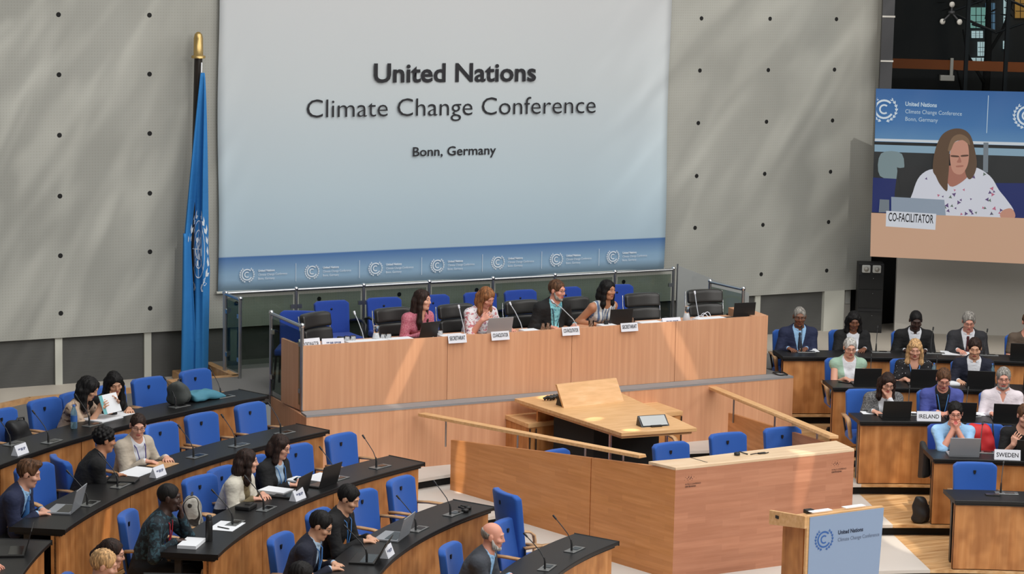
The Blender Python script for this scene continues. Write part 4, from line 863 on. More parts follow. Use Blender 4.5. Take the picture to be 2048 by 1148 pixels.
# ================================================================== LECTERN
lz = 1.08; A = at(1615, 1032, lz); B = at(1767, 1012, lz); ud = (B - A).normalized(); nd = Vector((-ud.y, ud.x, 0)); lw = (B - A).length
lc_ = thing('lectern', 'free-standing lectern with a pale blue front sign at the bottom edge', 'lectern', (A.x, A.y, -.131), math.atan2(ud.y, ud.x))
H_ = lz + .131
mat('lectern_sign', sr(142, 162, 192), .55)
MB().use('light_oak').hexa([(0, 0, .02), (lw * .94, 0, .02), (lw * .94, .03, .02), (0, .03, .02)], [(0, -.0, H_), (lw, -.0, H_), (lw, .035, H_), (0, .035, H_)]).build('front_board', lc_, bevel=.003)
pn = MB().use('lectern_sign').hexa([(.025, -.008, .03), (lw * .94 - .0, -.008, .03), (lw * .94 - .0, -.002, .03), (.025, -.002, .03)], [(.025, -.008, H_ - .015), (lw - .0, -.008, H_ - .015), (lw - .0, -.002, H_ - .015), (.025, -.002, H_ - .015)]).build('sign_panel', lc_)
emblem('emblem', 'emblem_blue', lc_, (.20, -.0095, H_ - .245), (1, 0, 0), (0, 0, 1), .115)
mat('sign_ink', sr(40, 50, 74), .6); mat('sign_ink_light', sr(96, 108, 132), .6)
text_mesh('lettering', 'United Nations', 'sign_ink', lc_, (.365, -.0095, H_ - .215), (1, 0, 0), (0, 0, 1), .30, .038, .03)
text_mesh('lettering', 'Climate Change Conference', 'sign_ink_light', lc_, (.365, -.0095, H_ - .285), (1, 0, 0), (0, 0, 1), .50, .036)
tp = MB().use('light_oak').hexa([(-.02, .03, H_ - .02), (lw, .03, H_ - .02), (lw, .5, H_ - .14), (-.02, .5, H_ - .14)], [(-.02, .03, H_), (lw, .03, H_), (lw, .5, H_ - .12), (-.02, .5, H_ - .12)]).build('reading_top', lc_)
MB().use('light_oak').hexa([(-.03, .0, H_ - .12), (.0, .0, H_ - .12), (.0, .55, H_ - .2), (-.03, .55, H_ - .2)], [(-.03, .0, H_ - .0), (.0, .0, H_ - .0), (.0, .55, H_ - .06), (-.03, .55, H_ - .06)]).build('side_rail', lc_, bevel=.004)
MB().use('black_plastic').box((-.032, .42, H_ - .1), (.012, .05, .03)).build('handle_slot', lc_, bevel=.004)
MB().use('oak_desk').span((.04, .1, .02), (.08, .42, H_ - .14)).build('side_panel', lc_); MB().use('oak_desk').span((lw - .1, .1, .02), (lw - .06, .42, H_ - .14)).build('side_panel', lc_)
for x0, lb in ((.1, 'left white paper sheet on the lectern top'), (.5, 'right white paper sheet on the lectern top')):
    q = thing('paper_sheet', lb, 'paper', tuple(Vector(lc_.location) + Matrix.Rotation(lc_.rotation_euler.z, 3, 'Z') @ Vector((x0, .06, H_ + .004))), lc_.rotation_euler.z, 'papers on the lectern'); MB().use('paper').box((.12, .03, .004), (.24, .07, .008)).build('sheet', q)
q = thing('desk_phone', 'small black device on the lectern top left of the paper', 'device', tuple(Vector(lc_.location) + Matrix.Rotation(lc_.rotation_euler.z, 3, 'Z') @ Vector((.13, .15, H_ - .02)))); q.name = 'microphone_receiver'
MB().use('black_plastic').box((0, 0, .02), (.09, .06, .04)).build('case', q, bevel=.008)

# ================================================================== PEOPLE: one smooth surface per body, grown from a distance field
V = lambda *a: np.array(a, np.float32)
def unit(v): return v / (np.linalg.norm(v) + 1e-9)
class Field:
    def __init__(s, lo, hi, res):
        s.lo = np.array(lo, np.float32); s.res = res; s.n = np.ceil((np.array(hi) - s.lo) / res).astype(int) + 1
        s.d = np.full(s.n, .2, np.float32); s.ax = [s.lo[i] + res * np.arange(s.n[i], dtype=np.float32) for i in range(3)]
    def box(s, lo, hi, m):
        a = np.maximum(((np.array(lo) - m - s.lo) / s.res).astype(int), 0); b = np.minimum(((np.array(hi) + m - s.lo) / s.res).astype(int) + 2, s.n)
        if (b <= a).any(): return None, None
        sl = tuple(slice(a[i], b[i]) for i in range(3)); return sl, np.meshgrid(*[s.ax[i][a[i]:b[i]] for i in range(3)], indexing='ij')
    def put(s, f, lo, hi, k=.02, op='u'):
        m = k + 3 * s.res + .02; sl, g = s.box(lo, hi, m)
        if sl is None: return
        e = f(*g); d = s.d[sl]
        if op == 'u': h = np.maximum(k - np.abs(d - e), 0) / k; s.d[sl] = np.minimum(d, e) - h * h * k * .25
        else: e = -e; h = np.maximum(k - np.abs(d - e), 0) / k; s.d[sl] = np.maximum(d, e) + h * h * k * .25
    def cone(s, a, b, ra, rb, k=.02, n=None, f=1.0, op='u'):
        a = np.asarray(a, np.float32); b = np.asarray(b, np.float32); ab = b - a; L = max(float(ab @ ab), 1e-9)
        def fn(x, y, z):
            px, py, pz = x - a[0], y - a[1], z - a[2]
            t = np.clip((px * ab[0] + py * ab[1] + pz * ab[2]) / L, 0, 1); qx, qy, qz = px - t * ab[0], py - t * ab[1], pz - t * ab[2]
            if n is not None:
                w = (qx * n[0] + qy * n[1] + qz * n[2]) * (1 / f - 1); qx, qy, qz = qx + w * n[0], qy + w * n[1], qz + w * n[2]
            return (np.sqrt(qx * qx + qy * qy + qz * qz) - (ra + (rb - ra) * t)) * (1 if n is None else .8)
        R = max(ra, rb); s.put(fn, np.minimum(a, b) - R, np.maximum(a, b) + R, k, op)
    def ell(s, c, r, M=None, k=.02, op='u'):
        c = np.asarray(c, np.float32); r = np.asarray(r, np.float32); M = np.eye(3, dtype=np.float32) if M is None else M
        def fn(x, y, z):
            p = (x - c[0], y - c[1], z - c[2]); q = [(p[0] * M[0, i] + p[1] * M[1, i] + p[2] * M[2, i]) for i in range(3)]
            k0 = np.sqrt(sum((q[i] / r[i]) ** 2 for i in range(3))); k1 = np.sqrt(sum((q[i] / r[i] ** 2) ** 2 for i in range(3))) + 1e-6
            return k0 * (k0 - 1) / k1
        R = float(r.max()); s.put(fn, c - R, c + R, k, op)
def surface_net(F):
    d = F.d; n = np.array(d.shape); s = d < 0
    cnt = np.zeros(n - 1, np.uint8)
    for i in (0, 1):
        for j in (0, 1):
            for k in (0, 1): cnt += s[i:n[0] - 1 + i, j:n[1] - 1 + j, k:n[2] - 1 + k]
    act = np.argwhere((cnt > 0) & (cnt < 8)); ids = np.full(n - 1, -1, np.int32); ids[tuple(act.T)] = np.arange(len(act))
    acc = np.zeros((len(act), 3), np.float32); c = np.zeros(len(act), np.float32)
    cor = [np.array(q) for q in [(i, j, k) for i in (0, 1) for j in (0, 1) for k in (0, 1)]]
    dv = [d[tuple((act + q).T)] for q in cor]
    for a in range(8):
        for b in range(a + 1, 8):
            if np.abs(cor[a] - cor[b]).sum() != 1: continue
            x = (dv[a] < 0) != (dv[b] < 0); t = dv[a] / np.where(x, dv[a] - dv[b], 1)
            acc += np.where(x[:, None], cor[a] + t[:, None] * (cor[b] - cor[a]), 0); c += x
    vs = (act + acc / c[:, None]) * F.res + F.lo; quads = []
    for axis in range(3):
        o = [q for q in range(3) if q != axis]; sl0 = [slice(None)] * 3; sl1 = [slice(None)] * 3
        sl0[axis] = slice(0, -1); sl1[axis] = slice(1, None); e = np.argwhere(s[tuple(sl0)] != s[tuple(sl1)])
        e = e[(e[:, o[0]] > 0) & (e[:, o[1]] > 0) & (e[:, o[0]] < n[o[0]] - 1) & (e[:, o[1]] < n[o[1]] - 1)]
        u = np.zeros(3, int); u[o[0]] = 1; w_ = np.zeros(3, int); w_[o[1]] = 1
        q = np.stack([ids[tuple((e - u - w_).T)], ids[tuple((e - w_).T)], ids[tuple(e.T)], ids[tuple((e - u).T)]], 1)
        fl = s[tuple(e.T)] ^ (axis == 1); q[~fl] = q[~fl][:, ::-1]; quads.append(q)
    return vs, np.concatenate(quads)
def np_mesh(name, vs, q, mats, parent, midx=None):
    me = bpy.data.meshes.new(name); me.vertices.add(len(vs)); me.vertices.foreach_set('co', np.ascontiguousarray(vs, np.float32).ravel())
    me.loops.add(q.size); me.polygons.add(len(q)); me.loops.foreach_set('vertex_index', q.astype(np.int32).ravel()); me.polygons.foreach_set('loop_start', (np.arange(len(q)) * 4).astype(np.int32))
    for m_ in mats: me.materials.append(MATS[m_])
    if midx is not None: me.polygons.foreach_set('material_index', midx.astype(np.int32))
    me.polygons.foreach_set('use_smooth', np.ones(len(q), bool)); me.update(calc_edges=True); me.validate()
    o = bpy.data.objects.new(name, me); COL.objects.link(o); o.parent = parent; return o
def rotm(yaw, pitch=0, roll=0):          # columns: right, forward, up of the turned frame
    return np.array(Matrix.Rotation(rad(yaw), 3, 'Z') @ Matrix.Rotation(rad(-pitch), 3, 'X') @ Matrix.Rotation(rad(roll), 3, 'Y'), np.float32)

def skin(name, r, g, b_): m_ = mat(name, sr(r, g, b_), .5); m_.node_tree.nodes['Principled BSDF'].inputs['Subsurface Weight'].default_value = .08; m_.node_tree.nodes['Principled BSDF'].inputs['Subsurface Radius'].default_value = (.02, .008, .004); return name
skin('skin_fair', 214, 160, 136); skin('skin_pink', 216, 152, 130); skin('skin_light', 208, 158, 128); skin('skin_tan', 182, 126, 94); skin('skin_brown', 122, 78, 56); skin('skin_dark', 62, 40, 32)
for n_, c_ in (('fair', (176, 92, 84)), ('pink', (180, 88, 82)), ('light', (172, 92, 82)), ('tan', (146, 78, 66)), ('brown', (98, 54, 46)), ('dark', (66, 38, 34))): mat('lip_' + n_, sr(*c_), .45)
def hairm(name, r, g, b_, rough=.6):
    m_ = mat(name, sr(r, g, b_), rough); m_.node_tree.nodes['Principled BSDF'].inputs['Specular IOR Level'].default_value = .25; nt_2, bb = nodes(m_); q = noise(nt_2, coords(nt_2, (60, 60, 9)), 1, 3); c0 = sr(r * .7, g * .7, b_ * .7); c1 = sr(min(255, r * 1.25), min(255, g * 1.25), min(255, b_ * 1.25))
    rr = ramp(nt_2, [(.35, c0), (.65, c1)]); nt_2.links.new(q.outputs[0], rr.inputs[0]); nt_2.links.new(rr.outputs[0], bb.inputs['Base Color'])
    bp = nt_2.nodes.new('ShaderNodeBump'); bp.inputs['Strength'].default_value = .5; bp.inputs['Distance'].default_value = .006; nt_2.links.new(q.outputs[0], bp.inputs['Height']); nt_2.links.new(bp.outputs[0], bb.inputs['Normal'])
hairm('hair_black', 20, 18, 18); hairm('hair_dark_brown', 44, 30, 25); hairm('hair_brown', 84, 58, 40); hairm('hair_light_brown', 132, 88, 56); hairm('hair_blond', 186, 148, 104); hairm('hair_grey', 134, 130, 124); hairm('hair_silver', 172, 170, 166)
mat('eye_white', sr(176, 170, 164), .35); mat('eye_iris', sr(34, 24, 20), .2); mat('spectacle_frame', (.015, .013, .012), .3); mat('shoe_black', (.01, .01, .01), .35)
def cloth(name, r, g, b_, rough=.85):
    m_ = mat(name, sr(r, g, b_), rough); bump(m_, (11, 11, 16), .5, .03, 2); return m_
cloth('suit_navy', 22, 26, 44); cloth('suit_navy_blue', 28, 36, 66); cloth('suit_black', 17, 17, 19); cloth('suit_charcoal', 44, 44, 48); cloth('jacket_grey', 62, 66, 74); cloth('blazer_beige', 184, 172, 156); cloth('blazer_cream', 206, 200, 186); cloth('shirt_white', 220, 222, 228); cloth('shirt_light_blue', 150, 192, 230); cloth('shirt_pale_blue', 170, 194, 216); cloth('shirt_blue', 92, 146, 196); cloth('shirt_pink_white', 224, 214, 220); cloth('top_black', 18, 18, 20); cloth('cardigan_mint', 156, 186, 166); cloth('cardigan_blue', 74, 84, 156); cloth('top_brown', 92, 78, 66); cloth('trouser_dark', 22, 22, 26); cloth('top_olive', 120, 106, 76); cloth('tie_dark', 40, 44, 58); cloth('tie_red', 70, 22, 30)
def patterned(name, base, spots, scale, lo, hi, kind='noise', sep=None):
    m_ = cloth(name, *base); nt_2, bb = nodes(m_); mp_ = coords(nt_2, scale)
    if kind == 'voronoi': q = nt_2.nodes.new('ShaderNodeTexVoronoi'); q.inputs['Scale'].default_value = 1; nt_2.links.new(mp_.outputs[0], q.inputs[0]); out = q.outputs['Distance']
    elif kind == 'wave': q = nt_2.nodes.new('ShaderNodeTexWave'); q.inputs['Scale'].default_value = 1; q.inputs['Distortion'].default_value = 6 if 'bag' not in name else .8; nt_2.links.new(mp_.outputs[0], q.inputs[0]); out = q.outputs['Fac']
    else: q = noise(nt_2, mp_, 1, 2, .6); out = q.outputs[0]
    rr = ramp(nt_2, [(lo, sr(*(spots if kind == 'voronoi' else base))), (hi, sr(*(base if kind == 'voronoi' else spots)))]); nt_2.links.new(out, rr.inputs[0]); res = rr.outputs[0]
    if sep:                              # a second colour chosen cell by cell
        q2 = noise(nt_2, coords(nt_2, tuple(s_ * .8 for s_ in scale), (.4, .2, .9)), 1, 2, .6); r2 = ramp(nt_2, [(.56, (0, 0, 0)), (.6, (1, 1, 1))]); nt_2.links.new(q2.outputs[0], r2.inputs[0])
        mx_ = nt_2.nodes.new('ShaderNodeMixRGB'); mx_.inputs[2].default_value = (*sr(*sep), 1); nt_2.links.new(res, mx_.inputs[1]); nt_2.links.new(r2.outputs[0], mx_.inputs[0]); res = mx_.outputs[0]
    nt_2.links.new(res, bb.inputs['Base Color'])
patterned('blouse_floral', (226, 222, 226), (120, 80, 116), (34, 34, 34), .6, .64, sep=(196, 120, 128)); patterned('blouse_beige_print', (190, 166, 144), (92, 72, 66), (9, 9, 14), .56, .62); patterned('shirt_teal_print', (24, 36, 44), (52, 82, 94), (26, 26, 26), .5, .62)
patterned('shirt_rose_check', (176, 76, 100), (206, 140, 150), (150, 150, 150), .48, .56); patterned('top_white_blue', (212, 210, 206), (96, 116, 150), (7, 7, 3), .62, .7, 'wave'); patterned('shirt_aqua_print', (136, 206, 216), (86, 150, 170), (40, 40, 40), .52, .62)
patterned('blouse_dotted', (22, 22, 26), (170, 170, 176), (34, 34, 34), .16, .22, 'voronoi'); patterned('jacket_grey_weave', (82, 82, 84), (128, 128, 128), (70, 70, 70), .45, .6); patterned('bag_stripe', (54, 50, 46), (190, 186, 176), (9, .4, .4), .45, .52, 'wave')
for n_, c_ in (('blue', (62, 116, 178)), ('red', (168, 30, 46)), ('dark', (40, 44, 60)), ('purple', (70, 60, 130))): mat('lanyard_' + n_, sr(*c_), .6)

def person(label, loc, rz, skin_='fair', hair=('short', 'hair_black'), top=('jacket', 'suit_black', 'shirt_white'), sleeve='long', lean=18, twist=0, head=(0, 15, 0), lh=(-.12, .36, .80), rh=(.12, .36, .80), female=False, lanyard=None, glasses=False, tie=None, beard=None, stout=0, res=.0065, hcurl=22, fwd=0, legs=True, lhd=None, rhd=None, hip_z=.505, lpole=None, rpole=None):
    root = thing('person', label, 'person', loc, rz, 'people seated in the hall')
    lh, rh = [h_ if h_[0] == 'h' else (h_[0], h_[1], h_[2] - .022) for h_ in (lh, rh)]
    sw = .158 if female else .178; tw = rotm(twist); rs = tw[:, 0]
    def updir(l): return unit(tw @ V(0, math.sin(rad(l)), math.cos(rad(l))))
    P0 = V(0, fwd, hip_z); k_ = .94 if female else 1.0
    u1, u2, u3 = updir(lean * .6), updir(lean), updir(lean * 1.2); P1 = P0 + u1 * .175 * k_; P2 = P1 + u2 * .175 * k_; N = P2 + u3 * .155 * k_
    fw = unit(np.cross(u2, rs)) * 1.0; fw = fw if fw[1] * tw[1, 1] + fw[0] * tw[0, 1] > 0 else -fw
    SL, SR = N - u3 * .06 - rs * sw, N - u3 * .06 + rs * sw
    HM = rotm(head[0] + twist, head[1], head[2]); HC = N + unit(u3 * .6 + V(0, 0, .5)) * .085 + HM @ V(0, .018, .085)
    hs = .95 if female else 1.0
    def H(x, y, z): return HC + HM @ (V(x, y, z) * hs)
    def arm(Sh, W, sgn, pole):
        l1, l2 = .285 * k_, .25 * k_; W = np.asarray(W, np.float32); dv = W - Sh; L = np.linalg.norm(dv)
        if L > (l1 + l2) * .985: W = Sh + dv / L * (l1 + l2) * .985; dv = W - Sh; L = np.linalg.norm(dv)
        a = (l1 * l1 - l2 * l2 + L * L) / (2 * L); h = math.sqrt(max(l1 * l1 - a * a, 1e-5)); d = dv / L
        p = V(sgn * .45, -.35, -1) if pole is None else V(*pole); p = unit(p - d * (p @ d)); return Sh + d * a + p * h, W
    lh = H(*lh[1:]) if lh[0] == 'h' else lh; rh = H(*rh[1:]) if rh[0] == 'h' else rh
    EL, WL = arm(SL, lh, -1, lpole); ER, WR = arm(SR, rh, 1, rpole)
    ht = .165 if not female else .168; wa = .145 + stout if not female else .128 + stout; ch = .168 + stout * .6 if not female else .146 + stout * .7
    fl = .64
    def torso(F, e=0., k=.05):
        F.cone(P0, P1, ht + e + stout * .5, wa + e, k, fw, fl + stout); F.cone(P1, P2, wa + e, ch + e, k, fw, fl + stout * 1.4); F.cone(P2, N - u3 * .06, ch + e, .105 + e, k, fw, fl)
        F.cone(SL, SR, .056 + e, .056 + e, k); F.cone(N - u3 * .05, N + u3 * .02, .07 + e, .055 + e, k)
        if female:
            for s_ in (-1, 1): F.ell(P2 + rs * .07 * s_ + fw * (.085 + stout * .5) - u2 * .01, V(.06, .05, .06) + e, None, .035)
        if stout > .01: F.ell(P1 + fw * .06, V(.13, .12, .12) + e + stout, None, .06)
    def arms(F, e=0., cut=0., k=.02, upto=1.):
        for Sh, E_2, W in ((SL, EL, WL), (SR, ER, WR)):
            F.cone(Sh, Sh + (E_2 - Sh) * min(upto, 1), .052 + e, .052 + (.042 - .052) * min(upto, 1) + e, k)
            if upto > 1: F.cone(E_2, E_2 + (W - E_2) * (upto - 1), .042 + e, .042 + (.029 - .042) * (upto - 1) + e * .8, k)
    def legs_(F, e=0., k=.03, shin=1.):
        for s_ in (-1, 1):
            hp = P0 + V(s_ * .09, .02, -.01); kn = V(s_ * .13, fwd + .44, .50); an = V(s_ * .13, fwd + .40, .10)
            F.cone(hp, kn, .088 + e, .058 + e, k); F.cone(kn, kn + (an - kn) * shin, .056 + e, .038 + e, k)
    pts = np.stack([P0, N, SL, SR, EL, ER, WL, WR, HC]); lo = pts.min(0) - .24; hi = pts.max(0) + .24
    lo = np.minimum(lo, V(-.3, fwd - .25, 0)); hi = np.maximum(hi, V(.3, fwd + .62, 1.2))
    F = Field(lo, hi, res); torso(F); arms(F, upto=2.); legs_(F)
    for s_ in (-1, 1):
        an = V(s_ * .13, fwd + .40, .08); F.cone(an - V(0, .04, .03), an + V(s_ * .02, .16, -.05), .034, .026, .02)
    F.cone(N - u3 * .03, H(0, -.015, -.05), .057, .053, .03)
    # head: skull, face, jaw, brow, nose, lips, ears
    F.ell(H(0, -.012, .03), V(.075, .094, .088) * hs, HM, .02); F.ell(H(0, .028, -.03), V(.061, .064, .088) * hs, HM, .025); F.cone(H(-.028, .045, -.09), H(.028, .045, -.09), .024 * hs, .024 * hs, .03); F.ell(H(0, .074, -.102), V(.02, .016, .017) * hs, HM, .02)
    F.cone(H(-.035, .083, .026), H(.035, .083, .026), .011, .011, .018)
    for s_ in (-1, 1):
        F.ell(H(s_ * .032, .099, .008), V(.019, .014, .013) * hs, HM, .014, 'd'); F.ell(H(s_ * .042, .066, -.025), V(.026, .024, .02) * hs, HM, .02)
        F.ell(H(s_ * .079, -.008, -.005), V(.009, .021, .032) * hs, HM, .008)
    F.cone(H(0, .09, .012), H(0, .1065, -.028), .008, .0112, .012); F.cone(H(-.011, .092, -.034), H(.011, .092, -.034), .0085, .0085, .01)
    for s_ in (-1, 1): F.ell(H(s_ * .032, .0825, .0125 if head[1] < 12 else .0105), V(.0135, .0105, .0075 if head[1] < 12 else .0092), HM, .003)
    F.cone(H(-.018, .086, -.063), H(.018, .086, -.063), .007, .007, .008); F.cone(H(-.015, .085, -.073), H(.015, .085, -.073), .0075, .0075, .008)
    hands = []
    for E_2, W, sgn, hd in ((EL, WL, -1, lhd), (ER, WR, 1, rhd)):
        fa = unit(W - E_2); d = unit(V(fa[0] - sgn * .15, fa[1] + .1, max(-.25, min(fa[2] - .05, -.04)))) if hd is None else unit(V(*hd[0]))
        pn = V(0, 0, -1) if hd is None else V(*hd[1]); pn = unit(pn - d * (pn @ d)); l = np.cross(d, pn) * sgn      # thumb side
        if l[0] * -sgn < 0 and hd is None: l = -l
        hands.append((W, d, pn, l)); c_ = rad(hcurl)
        for o_ in (-.022, 0, .022): F.cone(W + d * .012 + l * o_ * .7, W + d * .078 + l * o_ * 1.25, .0155, .0125, .015)
        for i, (o_, L_) in enumerate(((.034, .068), (.0115, .076), (-.0115, .071), (-.034, .056))):
            b0 = W + d * .082 + l * o_; spread = l * (.10 * (1.5 - i)); d1 = unit(d * math.cos(c_) + pn * math.sin(c_) + spread); d2 = unit(d * math.cos(2.4 * c_) + pn * math.sin(2.4 * c_) + spread * .7)
            b1 = b0 + d1 * L_ * .55; F.cone(b0 - d * .012, b1, .0095, .0085, .006); F.cone(b1, b1 + d2 * L_ * .5, .0083, .0070, .004)
        t0_ = W + d * .028 + l * .026; t1_ = t0_ + unit(d * .75 + l * .7 + pn * .35) * .04; t2_ = t1_ + unit(d * .95 + l * .15 + pn * .4) * .032
        F.cone(t0_, t1_, .0125, .0105, .008); F.cone(t1_, t2_, .010, .008, .005)
    vs, q = surface_net(F); cen = vs[q].mean(1); loc_h = (cen - HC) @ HM / hs; sk = skin_.split('_')[1]
    lip = (np.abs(loc_h[:, 0]) < .025 - np.abs(loc_h[:, 2] + .068) * .8) & (np.abs(loc_h[:, 2] + .068) < .0135) & (loc_h[:, 1] > .07)
    body = np_mesh('body', vs, q, [skin_, 'lip_' + sk], root, lip.astype(int)); body['label'] = 'bare skin of head and hands'
    # eyes and brows
    for s_ in (-1, 1):
        e = MB().use('eye_white').lathe([(.001, -.0098), (.006, -.0078), (.0095, -.0025), (.0098, .0025), (.0078, .0060), (.0056, .0080)], (0, 0, 0), 12).use('eye_iris').lathe([(.0056, .0080), (.003, .0095), (.0001, .0099)], (0, 0, 0), 12)
        Me = Matrix.Translation(Vector(H(s_ * .032, .0805, .006).tolist())) @ Matrix([[float(HM[i, 0]), -float(HM[i, 2]), float(HM[i, 1]), 0] for i in range(3)] + [[0, 0, 0, 1]]) @ Matrix.Rotation(rad(head[1] * .3), 4, 'X'); e.build('eye', root, local=Me)
        if hair[0] not in ('none',):
            MB().use(hair[1] if hair[1] not in ('hair_silver', 'hair_blond') else 'hair_grey' if hair[1] == 'hair_silver' else 'hair_light_brown').tube([H(s_ * .016, .0915, .0285).tolist(), H(s_ * .032, .0925, .0335).tolist(), H(s_ * .048, .083, .029).tolist()], [.0028, .0034, .0018], 6).build('eyebrow', root)
    if glasses:
        g = MB().use('spectacle_frame')
        for s_ in (-1, 1):
            g.tube([H(s_ * .033 + .021 * math.cos(a), .101 - .004 * abs(math.cos(a)), .005 + .0145 * math.sin(a)).tolist() for a in np.linspace(0, 2 * math.pi, 17)[:-1]], .0016, 6, True); g.tube([H(s_ * .054, .097, .008).tolist(), H(s_ * .076, .06, .010).tolist(), H(s_ * .080, -.005, .006).tolist()], .002, 6)
        g.tube([H(-.012, .102, .008).tolist(), H(.012, .102, .008).tolist()], .002, 6).build('spectacles', root)
    hair_part(root, hair, H, HM, hs, N, u3, rs, fw)
    if beard:
        F = Field(HC - .17, HC + .15, .006); F.cone(H(-.035, .042, -.088), H(.035, .042, -.088), .030 * hs, .030 * hs, .02); F.ell(H(0, .07, -.1), V(.028, .026, .026), HM, .02)
        for s_ in (-1, 1): F.cone(H(s_ * .05, .03, -.075), H(s_ * .068, .005, -.02), .019, .010, .02)
        F.cone(H(-.024, .090, -.052), H(.024, .090, -.052), .0065, .0065, .01); F.cone(H(-.012, .098, -.0685), H(.012, .098, -.0685), .012, .012, .006, op='d')
        v2, q2 = surface_net(F); np_mesh('beard', v2, q2, [beard], root)
    # ---- clothing
    kind, c_top, c_sh = (top + (None,))[:3] if len(top) < 3 else top
    glo, ghi = pts[:8].min(0) - .2, pts[:8].max(0) + .2; glo[2] = min(glo[2], hip_z - .2)
    def neckhole(F, r0=.062, up=0.): F.cone(N - u3 * .005 + fw * .012, N + u3 * .12 + fw * .03, r0, r0 + .02, .012, op='d')
    def opening(F, qlen, wmax, wmin, depth0=.0):
        O = N - u3 * .0
        def fn(x, y, z):
            px, py, pz = x - O[0], y - O[1], z - O[2]; p = np.abs(px * rs[0] + py * rs[1] + pz * rs[2]); f = px * fw[0] + py * fw[1] + pz * fw[2]; d_ = -(px * u2[0] + py * u2[1] + pz * u2[2])
            w_ = np.maximum(wmax * (1 - d_ / qlen), wmin) if wmin > 0 else wmax * (1 - d_ / qlen); return np.maximum(np.maximum((p - w_) * .9, .02 - f), d_ - .75)
        F.put(fn, O - .6, O + .35, .008, 'd')
    def hem(F, z_): F.put(lambda x, y, z: z - z_, V(-9, -9, -9), V(9, 9, z_), .01, 'd')
    def cloth_mesh(nm, F, m_):
        v2, q2 = surface_net(F); return np_mesh(nm, v2, q2, [m_], root) if len(q2) else None
    cr = res * 1.3
    up = {'long': 1.93, 'rolled': 1.35, 'short': .62, 'none': 0, 'elbow': 1.12}[sleeve]
    if kind in ('jacket', 'open', 'cardigan'):
        F = Field(glo, ghi, cr); torso(F, .007)
        if kind == 'jacket' or kind == 'open': arms(F, .007, upto=1.97)
        neckhole(F, .054); 
        if c_sh and 'black' not in c_sh: pass
        hem(F, hip_z - .06); sh = cloth_mesh('shirt', F, c_sh)
        F = Field(N - .16, N + .16, .006); n_c = unit(u3 * .9 + fw * -.15)
        for i in range(14):                 # standing collar
            a0, a1 = rad(90 + 22 + i * 22.57), rad(90 + 22 + (i + 1) * 22.57)
            pa, pb = [N + u3 * (.004 + .012 * (1 - math.sin(a)) * .5) + rs * .066 * math.cos(a) + fw * (.068 * math.sin(a) + .012) for a in (a0, a1)]
            F.cone(pa, pb, .0085, .0085, .012); F.cone(pa + u3 * .016 - (pa - N) * .06, pb + u3 * .016 - (pb - N) * .06, .0075, .0075, .012)
        if kind != 'cardigan' and not female and 'black' not in (c_sh or ''): v2, q2 = surface_net(F); np_mesh('collar', v2, q2, [c_sh], root)
        F = Field(glo, ghi, cr); torso(F, .02); arms(F, .017, upto=min(up, 1.9), k=.03)
        for s_ in (-1, 1): F.cone(P2 + fw * .1 + rs * s_ * .07, N - u3 * .03 + rs * s_ * .075 + fw * .055, .024, .018, .02)
        opening(F, *((.34, .082, 0) if kind == 'jacket' else (.55, .085, .045))); neckhole(F, .074); hem(F, hip_z - .07); j = cloth_mesh('jacket' if kind != 'cardigan' else 'cardigan', F, c_top)
        if tie:
            def fp_(q_, p_=0, o_=.0): return (N - u2 * q_ + rs * p_ + fw * (.062 + min(q_, .16) * .36 + o_)).tolist()
            MB().use(tie).tube([fp_(.015, 0, .014), fp_(.05, 0, .016)], [.016, .02], 8).tube([fp_(.05, 0, .014), fp_(.15, 0, .02), fp_(.3, 0, .026)], [.014, .022, .03], 8).build('tie', root)
    else:
        F = Field(glo, ghi, cr); torso(F, .010)
        if up > 0: arms(F, .010 if up > 1 else .014, upto=up, k=.025)
        else:
            for Sh, s_ in ((SL, -1), (SR, 1)): F.ell(Sh + rs * s_ * .045, V(.085, .085, .085), None, .01, 'd')
        neckhole(F, .066 if kind == 'shirt' else .075)
        if kind == 'vneck': opening(F, .14, .06, 0)
        if kind == 'shirt': opening(F, .10, .035, 0)
        hem(F, hip_z - .06); cloth_mesh('shirt' if kind == 'shirt' else 'top', F, c_top)
        if kind == 'shirt':
            F = Field(N - .16, N + .16, .006)
            for i in range(14):
                a0, a1 = rad(90 + 26 + i * 22), rad(90 + 26 + (i + 1) * 22); pa, pb = [N + u3 * (.004 + .012 * (1 - math.sin(a)) * .5) + rs * .068 * math.cos(a) + fw * (.07 * math.sin(a) + .012) for a in (a0, a1)]
                F.cone(pa, pb, .009, .009, .012); F.cone(pa + u3 * .016, pb + u3 * .016, .008, .008, .012)
            v2, q2 = surface_net(F); np_mesh('collar', v2, q2, [c_top], root)
    F = Field(lo, V(hi[0], hi[1], hip_z + .15), .012); F.cone(P0 - u1 * .02, P0 + u1 * .10, ht + .012, ht + .004, .04, fw, fl); legs_(F, .012, shin=.97); cloth_mesh('trousers', F, 'trouser_dark')
    for s_ in (-1, 1):
        an = V(s_ * .13, fwd + .40, .08); F = Field(an - .16, an + V(.16, .32, .1), .01); F.cone(an - V(0, .045, .03), an + V(s_ * .02, .17, -.045), .045, .036, .02); F.put(lambda x, y, z: z - .004, V(-9, -9, -9), V(9, 9, .004), .005, 'd'); v2, q2 = surface_net(F); np_mesh('shoe', v2, q2, ['shoe_black'], root)
